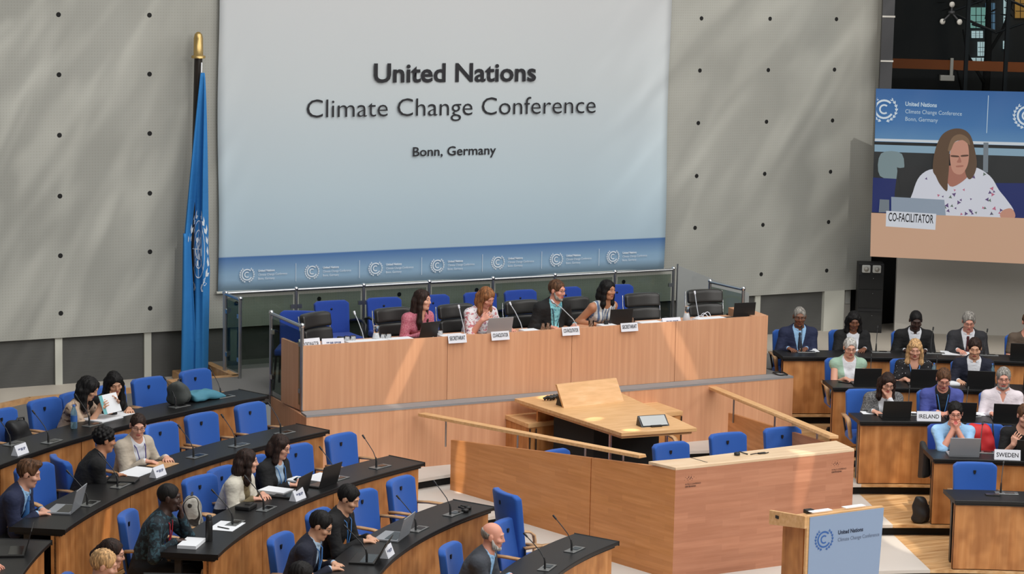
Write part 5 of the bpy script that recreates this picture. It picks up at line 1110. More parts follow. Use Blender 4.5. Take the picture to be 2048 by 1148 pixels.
    if lanyard:
        od = .026 if kind in ('jacket', 'open', 'cardigan') else .018
        def lp_(q_, p_): return (N - u2 * q_ + rs * p_ + fw * (.058 + min(q_, .17) * (.42 + stout) + od + (.02 if female and q_ > .1 else 0))).tolist()
        ln = MB().use('lanyard_' + lanyard)
        for s_ in (-1, 1): ln.tube([(N + u3 * .01 + rs * s_ * .072 - fw * .03).tolist(), (N + u3 * .002 + rs * s_ * .074 + fw * .03).tolist(), lp_(.03, s_ * .06), lp_(.12, s_ * .042), lp_(.22, s_ * .022), lp_(.29, s_ * .004)], .0055, 6)
        l_ = ln.build('lanyard', root)
        c = Vector(lp_(.335, 0)); R_ = Matrix([[float(rs[i]), float(fw[i]), float(u2[i])] for i in range(3)]); MB().use('paper').box(c, (.075, .004, .1), R_).build('badge', l_)
    return root, H, HM

def hair_part(root, hair, H, HM, hs, N, u3, rs, fw):
    style, m_ = hair[0], hair[1]
    if style == 'none': return
    HC = H(0, 0, 0); F = Field(HC - V(.24, .24, .46), HC + V(.24, .24, .2), .0065); cut = True
    def cap(rx=.085, ry=.108, rz_=.099, cy=-.014, cz=.034): F.ell(H(0, cy, cz), V(rx, ry, rz_) * hs, HM, .02)
    def face(zr=.118, y0=.122, cz=-.034, rx=.080, ry=.082): F.ell(H(0, y0, cz), V(rx, ry, zr) * hs, HM, .012, 'd')
    def below(zc, y_=None):
        n = HM[:, 2]; o = H(0, 0, zc); F.put(lambda x, y, z: (x - o[0]) * n[0] + (y - o[1]) * n[1] + (z - o[2]) * n[2], HC - .3, HC + .2, .015, 'd')
    def strand(pts, r): 
        for (a, b_), (r0, r1) in zip(zip(pts[:-1], pts[1:]), zip(r[:-1], r[1:])): F.cone(a, b_, r0 * hs, r1 * hs, .025)
    D = lambda p, dz, o=0.: p + V(0, 0, -dz) + fw * o
    if style in ('short', 'curly', 'quiff', 'crop'):
        cap(*((.080, .101, .093) if style == 'crop' else (.084, .105, .097)))
        if style == 'quiff': F.ell(H(.0, .055, .105), V(.06, .045, .028), HM, .03)
        if style == 'curly': 
            for i in range(40):
                a, e = i * 2.4, math.asin(min(1, -.15 + i / 36)); F.ell(H(.084 * math.cos(a) * math.cos(e), -.014 + .104 * math.sin(a) * math.cos(e), .034 + .096 * math.sin(e)), V(.017, .017, .017), HM, .012)
        face(); 
        for s_ in (-1, 1): F.ell(H(s_ * .095, .012, -.035), V(.03, .055, .055) * hs, HM, .01, 'd')
        below(-.062)
    elif style == 'rim':                  # bald on top
        cap(.079, .098, .09); F.ell(H(0, .03, .10), V(.12, .135, .094), HM, .02, 'd'); face(); below(-.06)
        for s_ in (-1, 1): F.ell(H(s_ * .095, .012, -.035), V(.03, .05, .05), HM, .01, 'd')
    elif style == 'bun':
        cap(.081, .103, .094); face(.12, .12, -.034, .08, .08); below(-.05); F.ell(H(0, -.115, .035), V(.04, .036, .04), HM, .02)
        for s_ in (-1, 1): F.ell(H(s_ * .095, .02, -.04), V(.03, .05, .05), HM, .01, 'd')
    elif style == 'pony':
        cap(.081, .103, .094); face(.12, .12, -.034, .08, .08); below(-.05); strand([H(0, -.11, .02), H(0, -.14, -.04), D(H(0, -.12, -.06), .14)], [.03, .034, .02])
    else:                                 # bob, long, wavy: parted in front, falling at the sides and back
        L = {'bob': .10, 'long': .27, 'wavy': .17, 'mid': .15}[style]; sp = 1.12 if style == 'wavy' else 1.0
        cap(.086 * sp, .108 * sp, .098); face(.122, .125, -.04, .066, .082)
        for s_ in (-1, 1):
            base = H(s_ * .078 * sp, .018, -.02); strand([H(s_ * .066, .03, .055), base, D(H(s_ * .083 * sp, .012, -.07), .02), D(H(s_ * .085 * sp, .005, -.07), L * .7), D(H(s_ * .078, .0, -.07), L)], [.022, .027, .03, .034, .018])
            b2 = H(s_ * .05, -.075, -.02); strand([b2, D(b2, L * .5, -.012), D(b2, .06 + L * .95, -.015)], [.05, .052, .03])
        b2 = H(0, -.085, -.01); strand([b2, D(b2, L * .6, -.012), D(b2, .06 + L, -.02)], [.055, .058, .03])
        if style == 'wavy':
            for i in range(14): a = i * .9; F.ell(D(H(.085 * math.cos(a), -.05 + .05 * math.sin(a), -.05), .012 * i), V(.03, .03, .03), HM, .03)
    v2, q2 = surface_net(F)
    if len(q2):
        lv = (v2 - HC) @ HM; ang = np.arctan2(lv[:, 0], lv[:, 1]); am = .0024 if style not in ('crop', 'rim') else .0006
        rr = lv / (np.linalg.norm(lv, axis=1)[:, None] + 1e-6); a3 = {'short': .0032, 'quiff': .0045, 'bob': .002, 'mid': .002, 'long': .002, 'wavy': .0045, 'bun': .002, 'pony': .002}.get(style, .001)
        ms_ = np.sin(lv[:, 0] * 95 + lv[:, 2] * 40) * np.sin(lv[:, 1] * 80 - lv[:, 0] * 50 + 1) + .6 * np.sin(lv[:, 0] * 190 + lv[:, 1] * 160 + lv[:, 2] * 90)
        v2 = v2 + (rr @ HM.T) * (am * np.sin(ang * 46 + np.sin(lv[:, 2] * 60) * .8) + a3 * ms_)[:, None]
        np_mesh('hair', v2, q2, [m_], root)
def seated(sd, k, th, label, dr=.80, turn=0, **kw):
    return person(label, pol(k, dr, th), face_in(th) + rad(turn), **kw)

# hands raised to the face
CHIN_R = dict(rh=('h', .045, .115, -.155), rhd=((-.35, .05, .9), (-.2, -.95, 0)), rpole=(.5, .1, -1))
CHIN_L = dict(lh=('h', -.045, .115, -.155), lhd=((.35, .05, .9), (.2, -.95, 0)), lpole=(-.5, .1, -1))
PEOPLE_ON = True
if PEOPLE_ON:
    # left rows
    seated('L', 4, 122.3, 'woman with wavy black hair in a beige printed blouse reading a sheet', skin_='skin_light', hair=('wavy', 'hair_black'), top=('top', 'blouse_beige_print'), sleeve='elbow', female=True, lean=28, head=(10, 26, 0), lh=(-.33, .40, .88), rh=(-.06, .40, .86), lhd=((.2, .5, .8), (.9, 0, -.2)), rhd=((-.2, .5, .8), (-.9, 0, -.2)), twist=10)
    seated('L', 4, 119.6, 'woman with long straight black hair and black top, hand at her chin', skin_='skin_light', hair=('long', 'hair_black'), top=('top', 'top_black'), female=True, lean=28, head=(-28, 26, 8), lh=(-.10, .36, .80), **CHIN_R)
    seated('L', 3, 133.0, 'person with curly black hair in black jacket turned away, seen from behind', dr=.70, turn=34, skin_='skin_tan', hair=('curly', 'hair_black'), top=('jacket', 'suit_black', 'top_black'), lean=26, head=(12, 8, 0), lh=(-.14, .28, .74), rh=(.02, .36, .80))
    seated('L', 3, 126.8, 'woman with tied hair, glasses and light grey blazer holding a pen', turn=-14, skin_='skin_fair', hair=('bun', 'hair_dark_brown'), top=('open', 'blazer_beige', 'shirt_white'), female=True, lean=20, head=(-34, 16, -4), glasses=True, lanyard='purple', lh=(-.20, .38, .80), rh=(.06, .36, .80))
    seated('L', 3, 141.6, 'young man with brown hair in a navy suit typing on a laptop', turn=4, skin_='skin_fair', hair=('quiff', 'hair_brown'), top=('jacket', 'suit_navy_blue', 'shirt_light_blue'), tie='lanyard_blue', lean=27, head=(8, 16, 0), lh=(-.07, .38, .79), rh=(.08, .38, .79))
    seated('L', 2, 142.4, 'man with short black hair in a dark teal shirt, hand at his mouth', turn=6, skin_='skin_dark', hair=('crop', 'hair_black'), top=('shirt', 'shirt_teal_print'), sleeve='long', lean=24, head=(8, 6, 0), lanyard='red', rh=(.14, .33, .80), **CHIN_L)
    seated('L', 2, 129.6, 'woman with long dark hair in a cream blazer looking away', turn=4, skin_='skin_fair', hair=('mid', 'hair_dark_brown'), top=('open', 'blazer_cream', 'top_olive'), sleeve='rolled', female=True, lean=27, head=(26, 2, 0), lh=(-.06, .38, .80), rh=(.12, .36, .79))
    seated('L', 2, 124.6, 'woman with short dark hair, glasses and a black blazer', skin_='skin_fair', hair=('bob', 'hair_dark_brown'), top=('open', 'suit_black', 'shirt_pale_blue'), female=True, lean=20, head=(6, 16, 0), glasses=True, lanyard='blue', lh=(-.12, .36, .79), rh=(.10, .38, .79))
    seated('L', 1, 143.2, 'man with glasses and navy suit looking down at the front left', skin_='skin_light', hair=('short', 'hair_black'), top=('jacket', 'suit_navy', 'shirt_pale_blue'), lean=22, head=(0, 26, 0), glasses=True, lanyard='blue', lh=(-.12, .34, .78), rh=(.10, .36, .79))
    seated('L', 1, 134.4, 'man with thick black hair in black jacket typing on a silver laptop', dr=.84, skin_='skin_light', hair=('short', 'hair_black'), top=('jacket', 'suit_black', 'top_black'), lean=20, head=(2, 24, 0), lanyard='blue', lh=(-.08, .40, .79), rh=(.08, .40, .79))
    seated('L', 0, 138.2, 'bald man with white goatee in a grey jacket and blue shirt', dr=.76, skin_='skin_pink', hair=('rim', 'hair_grey'), top=('jacket', 'jacket_grey', 'shirt_light_blue'), beard='hair_silver', lean=24, head=(8, 8, 0), lh=(-.03, .40, .80), rh=(.05, .42, .80), stout=.015)
    seated('L', 2, 156.2, 'dark-haired woman with glasses at the bottom left edge, head only', dr=.8, skin_='skin_fair', hair=('pony', 'hair_dark_brown'), top=('top', 'top_black'), female=True, lean=14, head=(0, 12, 0), glasses=True)
    seated('L', 2, 159.4, 'blond person at the bottom left edge, only the top of the head showing', dr=.86, skin_='skin_fair', hair=('short', 'hair_blond'), top=('top', 'top_black'), lean=16, head=(0, 16, 0))
    seated('L', 1, 156.8, 'person at the bottom edge with only a tuft of black hair showing', dr=.86, skin_='skin_light', hair=('short', 'hair_black'), top=('top', 'top_black'), lean=36, head=(0, 10, 0))
    seated('L', 3, 153.6, 'person cut off by the left picture edge, one hand on a laptop', dr=.72, skin_='skin_pink', hair=('short', 'hair_brown'), top=('shirt', 'shirt_white'), sleeve='rolled', lean=10, lh=(-.08, .42, .80), rh=(.08, .40, .80))
    # head table
    def at_dais(x, label, y=24.42, turn=0, **kw):
        for q in ('lh', 'rh'):
            h_ = kw.get(q, (-.12 if q == 'lh' else .12, .36, .79))
            if h_[2] < .85: kw[q] = (h_[0], h_[1], h_[2] - .055)
        return person(label, (x, y, PLAT_Z), rad(180 + turn), **kw)
    at_dais(11.70, 'woman with long dark hair and rose shirt at the head table', turn=14, skin_='skin_fair', hair=('long', 'hair_dark_brown'), top=('shirt', 'shirt_rose_check'), female=True, lean=25, head=(24, 2, 0), lh=(-.10, .36, .79), rh=(.10, .34, .79), res=.007)
    at_dais(12.56, 'woman with light brown hair and floral blouse at the head table', turn=6, skin_='skin_pink', hair=('mid', 'hair_light_brown'), top=('top', 'blouse_floral'), sleeve='elbow', female=True, lean=22, head=(14, 30, 4), stout=.03, rh=(.10, .32, .86), lh=(-.26, .38, .79), rhd=((-.6, .3, .45), (-.3, -.8, -.3)), res=.007)
    at_dais(13.52, 'bearded man in black jacket and aqua shirt at the head table', turn=4, skin_='skin_pink', hair=('short', 'hair_brown'), top=('open', 'suit_black', 'shirt_aqua_print'), beard='hair_grey', glasses=True, lean=25, head=(24, 6, 0), stout=.03, lanyard='dark', lh=(-.20, .36, .79), rh=(.16, .36, .79), res=.007)
    at_dais(14.22, 'woman with black hair and sleeveless white and blue top at the head table', turn=8, skin_='skin_tan', hair=('mid', 'hair_black'), top=('top', 'top_white_blue'), sleeve='none', female=True, lean=26, head=(12, 4, 0), lh=(-.22, .26, .79), rh=(.20, .24, .77), res=.007)
    # right rows
    seated('R', 4, 67.9, 'grey-haired man in navy suit writing at the rear right desk', skin_='skin_brown', hair=('crop', 'hair_grey'), top=('jacket', 'suit_navy_blue', 'shirt_light_blue'), tie='tie_dark', glasses=True, lean=14, head=(-8, 8, 0), stout=.02, lh=(-.05, .36, .80), rh=(.18, .36, .80), res=.0075)
    seated('R', 4, 64.2, 'woman with black hair in black jacket at the rear right desk', skin_='skin_brown', hair=('bob', 'hair_black'), top=('open', 'suit_black', 'shirt_white'), female=True, lean=16, head=(0, 20, 0), res=.0075)
    seated('R', 4, 60.0, 'man with short black hair in black suit at the rear right desk', skin_='skin_dark', hair=('crop', 'hair_black'), top=('jacket', 'suit_black', 'shirt_white'), lean=18, head=(2, 22, 0), lh=(-.12, .34, .79), rh=(.14, .34, .79), res=.0075)
    seated('R', 4, 56.4, 'grey-haired man in dark grey suit and dark tie writing', skin_='skin_pink', hair=('short', 'hair_grey'), top=('jacket', 'suit_charcoal', 'shirt_white'), tie='tie_red', glasses=True, lean=16, head=(0, 22, 0), rh=(.14, .38, .82), res=.0075)
    seated('R', 4, 52.4, 'person in brown top cut off by the right edge at the rear desk', skin_='skin_pink', hair=('short', 'hair_brown'), top=('top', 'top_brown'), sleeve='short', lean=14, head=(10, 10, 0), res=.0075)
    seated('R', 3, 66.0, 'woman with short silver hair, glasses and mint cardigan behind a laptop', skin_='skin_fair', hair=('short', 'hair_silver'), top=('cardigan', 'cardigan_mint', 'shirt_white'), sleeve='none', female=True, glasses=True, lean=14, head=(0, 14, 0), lh=(-.07, .38, .80), rh=(.09, .38, .80), stout=.012, res=.0075)
    seated('R', 3, 61.1, 'woman with blond hair in a black dotted blouse behind a laptop', skin_='skin_fair', hair=('mid', 'hair_blond'), top=('vneck', 'blouse_dotted'), sleeve='short', female=True, lean=14, head=(-6, 18, 0), lanyard='blue', lh=(-.08, .38, .80), rh=(.14, .36, .80), res=.0075)
    seated('R', 3, 56.7, 'dark-haired man in navy jacket and white shirt behind a laptop', skin_='skin_light', hair=('short', 'hair_dark_brown'), top=('open', 'suit_navy', 'shirt_white'), lean=14, head=(-4, 16, 0), lh=(-.10, .38, .80), rh=(.2, .38, .80), res=.0075)
    seated('R', 2, 65.2, 'woman with dark hair in grey jacket resting her cheek on her hand', skin_='skin_fair', hair=('mid', 'hair_dark_brown'), top=('open', 'jacket_grey_weave', 'shirt_white'), female=True, glasses=True, lean=24, head=(4, 22, -8), rh=(.16, .36, .80), res=.0075, **CHIN_L)
    seated('R', 2, 60.3, 'person with short brown hair in a blue cardigan behind the Ireland sign', skin_='skin_pink', hair=('short', 'hair_brown'), top=('cardigan', 'cardigan_blue', 'top_black'), glasses=True, lean=16, head=(0, 26, 0), lanyard='blue', lh=(-.06, .36, .80), rh=(.08, .36, .80), res=.0075)
    seated('R', 2, 55.3, 'man with grey hair in pale pink shirt behind a black laptop', skin_='skin_pink', hair=('short', 'hair_grey'), top=('shirt', 'shirt_pink_white'), beard='hair_grey', glasses=True, lean=12, head=(-2, 8, 0), stout=.03, lh=(-.12, .36, .80), rh=(.14, .36, .80), res=.0075)
    seated('R', 1, 61.0, 'man in light blue shirt with both hands clasped at his mouth', skin_='skin_pink', hair=('short', 'hair_black'), top=('shirt', 'shirt_light_blue'), sleeve='elbow', glasses=True, lean=20, head=(-4, 10, 0), lh=('h', -.028, .13, -.16), rh=('h', .028, .13, -.16), lhd=((.25, -.02, .95), (.75, -.6, 0)), rhd=((-.25, -.02, .95), (-.75, -.6, 0)), lpole=(-.45, .3, -1), rpole=(.45, .3, -1), hcurl=30, res=.0075)
    seated('R', 1, 54.4, 'person in black t-shirt cut off by the right edge beside the red bag', skin_='skin_fair', hair=('short', 'hair_brown'), top=('top', 'top_black'), sleeve='short', lean=20, head=(10, 12, 0), rh=(.12, .36, .86), rhd=((-.3, .2, .9), (-.5, -.8, 0)), res=.0075)

# ================================================================== THINGS ON THE DESKS
def laptop(P, rz, label, dark=True, open_=105, w_=.33):
    t = thing('laptop', label, 'laptop', tuple(P), rz, 'laptops on the desks'); m_ = 'black_plastic' if dark else 'silver_laptop'   # local +Y is the lid side, keys towards -Y
    b_ = MB().use(m_).span((-w_ / 2, -.115, .0), (w_ / 2, .115, .018)).build('base', t, bevel=.004)
    MB().use('screen_black').span((-w_ / 2 + .02, -.02, .018), (w_ / 2 - .02, .095, .0195)).build('keyboard', b_)
    a = rad(open_ - 90); up = Vector((0, math.sin(a), math.cos(a))); n = Vector((0, math.cos(a), -math.sin(a))); o = Vector((0, .115, .016)); h = .215
    def c(x, u, d): return o + Vector((x, 0, 0)) + up * u + n * d
    L_ = MB().use(m_).hexa([c(-w_ / 2, 0, 0), c(w_ / 2, 0, 0), c(w_ / 2, 0, .008), c(-w_ / 2, 0, .008)], [c(-w_ / 2, h, 0), c(w_ / 2, h, 0), c(w_ / 2, h, .008), c(-w_ / 2, h, .008)]).build('lid', t, bevel=.003)
    MB().use('screen_black').add([c(-w_ / 2 + .012, .015, -.001), c(w_ / 2 - .012, .015, -.001), c(w_ / 2 - .012, h - .012, -.001), c(-w_ / 2 + .012, h - .012, -.001)], [(3, 2, 1, 0)]).build('display', L_); return t
def desk_pt(k, px, py): P = at(px, py, ZK[k] + DESK_H); return P, math.degrees(math.atan2(P.y - CY, P.x - CX))
def row_laptop(sd, k, th, label, dr=.23, turn=0, **kw): return laptop(pol(k, dr, th, DESK_H), face_in(th) + rad(turn), label, **kw)
def sheet(P, rz, label, sx=.21, sy=.297, h=.004, m_='paper', name='paper_sheet', cat='paper'):
    t = thing(name, label, cat, tuple(P), rz, 'papers on the desks'); MB().use(m_).box((0, 0, h / 2 + .0015), (sx, sy, h)).build('sheet', t); return t
def row_sheet(sd, k, px, py, label, turn=0, **kw): P, th = desk_pt(k, px, py); return sheet(P, face_in(th) + rad(turn), label, **kw)
def bottle(P, label, h=.22, r=.033):
    t = thing('water_bottle', label, 'bottle', tuple(P), 0, 'water bottles'); mat('bottle_water', sr(150, 190, 210), .08, 0, Transmission_Weight=.7, IOR=1.2)
    MB().use('bottle_water').lathe([(r * .8, 0), (r, .01), (r, h * .62), (r * .9, h * .7), (r * .42, h * .9), (r * .42, h * .94)], (0, 0, 0), 16).build('body', t); MB().use('emblem_blue').lathe([(r * 1.02, h * .3), (r * 1.02, h * .55)], (0, 0, 0), 16).build('label_band', t); MB().use('emblem_blue').lathe([(r * .45, h * .93), (r * .45, h), (.001, h)], (0, 0, 0), 12).build('cap', t); return t
def scribble(t, o, ux, uz, wd, hh):
    ux = Vector(ux).normalized(); uz = Vector(uz).normalized(); un = ux.cross(uz); mb = MB().use('ink_faint'); x = 0; rnd = random.Random(5)
    while x < wd:
        b_ = rnd.uniform(.006, .016); h0 = rnd.choice((0, 0, .4)) * hh; p = Vector(o) + ux * x + un * .0012; mb.add([p + uz * h0, p + ux * b_ + uz * h0, p + ux * b_ + uz * hh, p + uz * hh], [(0, 1, 2, 3)]); x += b_ + rnd.choice((.004, .005, .012))
    return mb.build('illegible_print', t)
def name_plate(P, rz, label, text, w_=.36, h=.13, depth=.06, bold=.012, tilt=.03, ink='ink'):
    t = thing('name_plate', label, 'sign', tuple(P), rz, 'name plates')     # local -Y faces the hall
    MB().use('plate_white').add([(-w_ / 2, 0, 0), (w_ / 2, 0, 0), (w_ / 2, depth, 0), (-w_ / 2, depth, 0), (-w_ / 2, depth / 2, h), (w_ / 2, depth / 2, h)], [(3, 2, 1, 0), (0, 1, 5, 4), (2, 3, 4, 5), (0, 4, 3), (1, 2, 5)]).build('card', t)
    if text and text[0] == '~':            # print too small to read in the photograph
        scribble(t, Vector((-w_ * .3, 0, 0)) + Vector((0, depth / 2, h)).normalized() * h * .42, (1, 0, 0), Vector((0, depth / 2, h)).normalized(), w_ * .6, h * .26)
    elif text:
        uz = Vector((0, depth / 2, h)).normalized(); wd = min(w_ * .84, len(text) * h * .36)
        text_mesh('lettering', text, ink, t, Vector((-wd / 2, 0, 0)) + uz * h * .30, (1, 0, 0), uz, wd, h * .42, bold, .0012)
    return t
# ---- right rows: laptops seen from the back, signs, papers
for k, th, lb, kw in ((3, 65.3, 'black laptop in front of the woman in mint', {}), (3, 60.9, 'black laptop in front of the blond woman', {}), (3, 56.5, 'black laptop in front of the man in the navy jacket', {}), (2, 64.9, 'black laptop in front of the woman in the grey jacket', {}), (2, 59.2, 'black laptop behind the Ireland sign', {}), (2, 55.2, 'black laptop in front of the man in the pale pink shirt', {}),
                  (1, 60.7, 'silver grey laptop in front of the man in the light blue shirt', dict(dark=False)), (1, 53.9, 'black laptop at the right edge behind the Sweden sign', {}), (4, 52.8, 'black laptop at the right edge on the rear desk', {}), (3, 52.2, 'black laptop at the right edge on the second rear desk', {})):
    row_laptop('R', k, th, lb, **kw)
P, th = desk_pt(2, 1854, 838); name_plate(polr(RK[2] + .03, th, ZK[2] + DESK_H), face_in(th) + math.pi, 'white name plate reading IRELAND on the middle right desk', 'IRELAND', .275, .11)
P, th = desk_pt(1, 2011, 913); name_plate(polr(RK[1] + .03, th, ZK[1] + DESK_H), face_in(th) + math.pi, 'white name plate reading SWEDEN on the right desk', 'SWEDEN', .28, .11)
for k, x, y, lb, kw in ((4, 1618, 700, 'white papers under the hands of the man in the navy suit', {}), (4, 1700, 699, 'white papers in front of the woman in the black jacket', {}), (4, 1915, 707, 'white papers in front of the man writing in the dark grey suit', dict(sx=.42, sy=.3)), (3, 1908, 768, 'open white booklet left of the man in the navy jacket', dict(sx=.12, sy=.2, h=.02)),
                    (2, 1735, 826, 'small white paper under a phone on the middle right desk', dict(sx=.14, sy=.16)), (2, 1816, 826, 'white paper between the microphone and the laptop', dict(sx=.2, sy=.12)), (2, 1945, 828, 'white papers left of the man in the pale pink shirt', dict(sx=.28, sy=.2))): row_sheet('R', k, x, y, lb, **kw)
def phone(P, rz, label):
    t = thing('mobile_phone', label, 'phone', tuple(P), rz, 'mobile phones'); MB().use('black_plastic').box((0, 0, .005), (.075, .15, .009)).build('body', t, bevel=.003); MB().use('screen_black').box((0, 0, .0105), (.066, .138, .002)).build('display', t)
P, th = desk_pt(2, 1740, 823); phone(P + Vector((0, 0, .006)), face_in(th) + 1.2, 'dark phone on the small paper on the middle right desk')
P, th = desk_pt(3, 1690, 765); phone(P, face_in(th) + .8, 'pale phone at the end of the desk beside the woman in mint')
P, th = desk_pt(0, 1985, 990); phone(P, face_in(th) + 1.57, 'black phone on the empty front right desk')
P, th = desk_pt(3, 1983, 762); bottle(P, 'clear water bottle between laptops on the second rear right desk')
P, th = desk_pt(3, 1867, 758); bottle(P, 'dark green bottle beside the blond woman', .2, .03)
P, th = desk_pt(1, 2004, 893); bottle(P, 'clear water bottle in front of the red bag', .2)
def bag(P, rz, label, m_, size, name='bag', cat='bag', strap=True, squash=.8, col2=None):
    t = thing(name, label, cat, tuple(P), rz); sx_, sy_, sz_ = size; F = Field(V(-sx_ * .75, -sy_ * .75, -.02), V(sx_ * .95, sy_ * .75, sz_ + .06), .010); hx_, hy_, hz_ = sx_ / 2, sy_ / 2, sz_ / 2; r_ = min(hx_, hy_, hz_) * .75
    def fn(x, y, z):                     # a soft sack: rounded block, narrower and leaning at the top, creased
        v = np.clip(z / sz_, 0, 1); x2 = (x - squash * .3 * sx_ * v * v) / (1 - .28 * v); y2 = y / (1 - .35 * v * v)
        q = [np.abs(x2) - hx_ + r_, np.abs(y2) - hy_ + r_, np.abs(z - hz_) - hz_ + r_]; d_ = np.sqrt(sum(np.maximum(c_, 0) ** 2 for c_ in q)) + np.minimum(np.maximum(np.maximum(q[0], q[1]), q[2]), 0) - r_
        return (d_ + .011 * np.sin(x * 23 + z * 17 + y * 9) * np.sin(z * 21 + y * 13 - x * 11) + .003 * np.sin(z * 44 - x * 23 + 2 * np.sin(y * 20))) * .8
    F.put(fn, V(-9, -9, -9), V(9, 9, 9), .01); F.put(lambda x, y, z: z - .003, V(-9, -9, -9), V(9, 9, .003), .008, 'd'); v2, q2 = surface_net(F); np_mesh('body', v2, q2, [m_], t)
    if strap: MB().use('black_plastic').tube([(-sx_ * .25, 0, sz_ * .75), (-sx_ * .2, .0, sz_ * 1.02), (sx_ * .1, 0, sz_ * 1.05), (sx_ * .25, 0, sz_ * .75)], .009, 8).build('strap', t)
    return t
mat('bag_red', sr(196, 36, 40), .6); mat('bag_black', (.012, .012, .013), .6); mat('bag_grey', sr(70, 74, 72), .8); mat('bag_teal', sr(70, 130, 150), .7)
P = pol(1, .92, 57.6, .30); bag(P, face_in(57.6), 'bright red backpack on the chair beside the Sweden sign', 'bag_red', (.36, .24, .66))
delegate_chair(pol(1, .86, 57.6), face_in(57.6), 'blue chair under the red backpack')
P = at(1858, 1040, ZK[1]); bag(polr(RK[1] + .16, 64.75, ZK[1]), face_in(65) + .9, 'black bag leaning against the end of the Sweden desk', 'bag_black', (.2, .17, .3), strap=False)
jk = thing('jacket', 'dark jacket draped over the chair end beside the man in light blue', 'jacket', tuple(pol(1, .58, 63.7)), face_in(64)); MB().use('bag_black').hexa([(-.05, -.16, .40), (.05, -.16, .36), (.05, .10, .42), (-.05, .10, .44)], [(-.03, -.18, .80), (.04, -.18, .80), (.04, .10, .74), (-.03, .10, .72)]).build('cloth', jk, bevel=.03, seg=3)
# ---- left rows
row_laptop('L', 3, 140.3, 'silver laptop of the young man in the navy suit', dr=.27, dark=False, turn=6)
row_laptop('L', 2, 127.6, 'black laptop tilted beside the blue-tabbed papers of the woman in cream', turn=6)
row_laptop('L', 2, 123.6, 'black tablet laptop in front of the woman with glasses in the black blazer', turn=0)
row_laptop('L', 1, 132.4, 'silver laptop of the man in black typing', dr=.27, dark=False, turn=4)
row_laptop('L', 1, 140.2, 'black folded laptop in front of the man in the navy suit with glasses', turn=4, open_=118)
row_laptop('L', 3, 150.0, 'dark laptop of the person at the left picture edge', turn=10)
for k, x, y, lb, kw in ((4, 205, 838, 'white papers in front of the woman in beige', dict(sx=.34, sy=.28, h=.012)), (4, 240, 829, 'white paper in front of the woman with long black hair', dict(sx=.26, sy=.2)), (3, 275, 944, 'white papers in front of the woman in the light grey blazer', dict(sx=.4, sy=.26)), (3, 325, 930, 'orange envelope on the desk right of the name plate', dict(m_='bent_wood', sx=.26, sy=.22)),
                    (2, 453, 1053, 'white papers with a pen at the end of the middle left desk', dict(sx=.34, sy=.24)), (2, 383, 1090, 'thick closed book in front of the man in the teal shirt', dict(sx=.3, sy=.17, h=.03)), (2, 640, 958, 'loose white papers right of the black tablet', dict(sx=.34, sy=.24, h=.02)), (2, 605, 962, 'pale folder behind the black tablet', dict(sx=.2, sy=.28, h=.015)), (2, 552, 985, 'stack of papers with blue cover beside the woman in cream', dict(sx=.2, sy=.28, h=.03))): row_sheet('L', k, x, y, lb, **kw)
P, th = desk_pt(2, 447, 1058); pen = thing('pen', 'black pen lying on the white papers of the middle left desk', 'pen', tuple(P + Vector((0, 0, .006))), face_in(th) + 1.2); MB().use('black_plastic').tube([(-.07, 0, .006), (.06, 0, .006), (.072, 0, .006)], [.005, .005, .002], 8).build('barrel', pen)
rs_ = thing('held_leaflet', 'white and teal leaflet held up by the woman in beige', 'paper', tuple(pol(4, .36, 121.2, DESK_H + .07)), face_in(121.2)); mat('leaflet_teal', sr(110, 176, 180), .7)
MB().use('paper').hexa([(-.13, .05, 0), (.15, .05, 0), (.15, .054, 0), (-.13, .054, 0)], [(-.13, -.03, .19), (.15, -.03, .19), (.15, -.026, .19), (-.13, -.026, .19)]).build('page', rs_); MB().use('leaflet_teal').hexa([(.10, .0545, .0), (.15, .0545, .0), (.15, .056, .0), (.10, .056, .0)], [(.10, -.0255, .19), (.15, -.0255, .19), (.15, -.024, .19), (.10, -.024, .19)]).build('cover_strip', rs_)
P, th = desk_pt(2, 418, 1082); db = thing('thermos_flask', 'slim black flask standing on the desk beside the thick book', 'flask', tuple(P)); MB().use('black_plastic').lathe([(.03, 0), (.032, .01), (.032, .17), (.026, .19)], (0, 0, 0), 16).build('body', db); MB().use('dark_metal').lathe([(.027, .19), (.027, .225), (.02, .235), (.001, .236)], (0, 0, 0), 16).build('cap', db)
P, th = desk_pt(4, 148, 857); bottle(P, 'blue-labelled water bottle in front of the woman in beige', .25, .035)
for k, x, y, lb, tx in ((4, 40, 908, 'white name plate at the left end of the rearmost left desk', '~~~ ~~'), (3, 301, 950, 'white name plate in front of the woman in the light grey blazer', '~~~~'), (2, 592, 998, 'white name plate beside the black tablet on the middle left desk', '~~~'), (1, 776, 1112, 'white name plate beside the silver laptop on the lower left desk', '~~~')):
    P, th = desk_pt(k, x, y); name_plate(polr(RK[k] + .04, th, ZK[k] + DESK_H), face_in(th) + math.pi, lb, tx, .2, .1, .08)
bag(pol(4, .34, 115.4, DESK_H), face_in(115) + .5, 'dark grey bag lying on the rearmost left desk', 'bag_grey', (.30, .24, .26), squash=1.2); bag(pol(4, .33, 113.3, DESK_H), face_in(113.4), 'teal jacket bundle lying beside the grey bag', 'bag_teal', (.5, .24, .11), 'jacket_bundle', 'jacket', False)
bag(pol(4, .82, 126.0, .5), face_in(126), 'black shoulder bag on the chair at the left end of the rearmost row', 'bag_black', (.34, .2, .34)); bag(pol(2, .74, 135.0, .5), face_in(134.6) + .4, 'black and white striped bag on the chair beside the man in teal', 'bag_stripe', (.3, .2, .42))
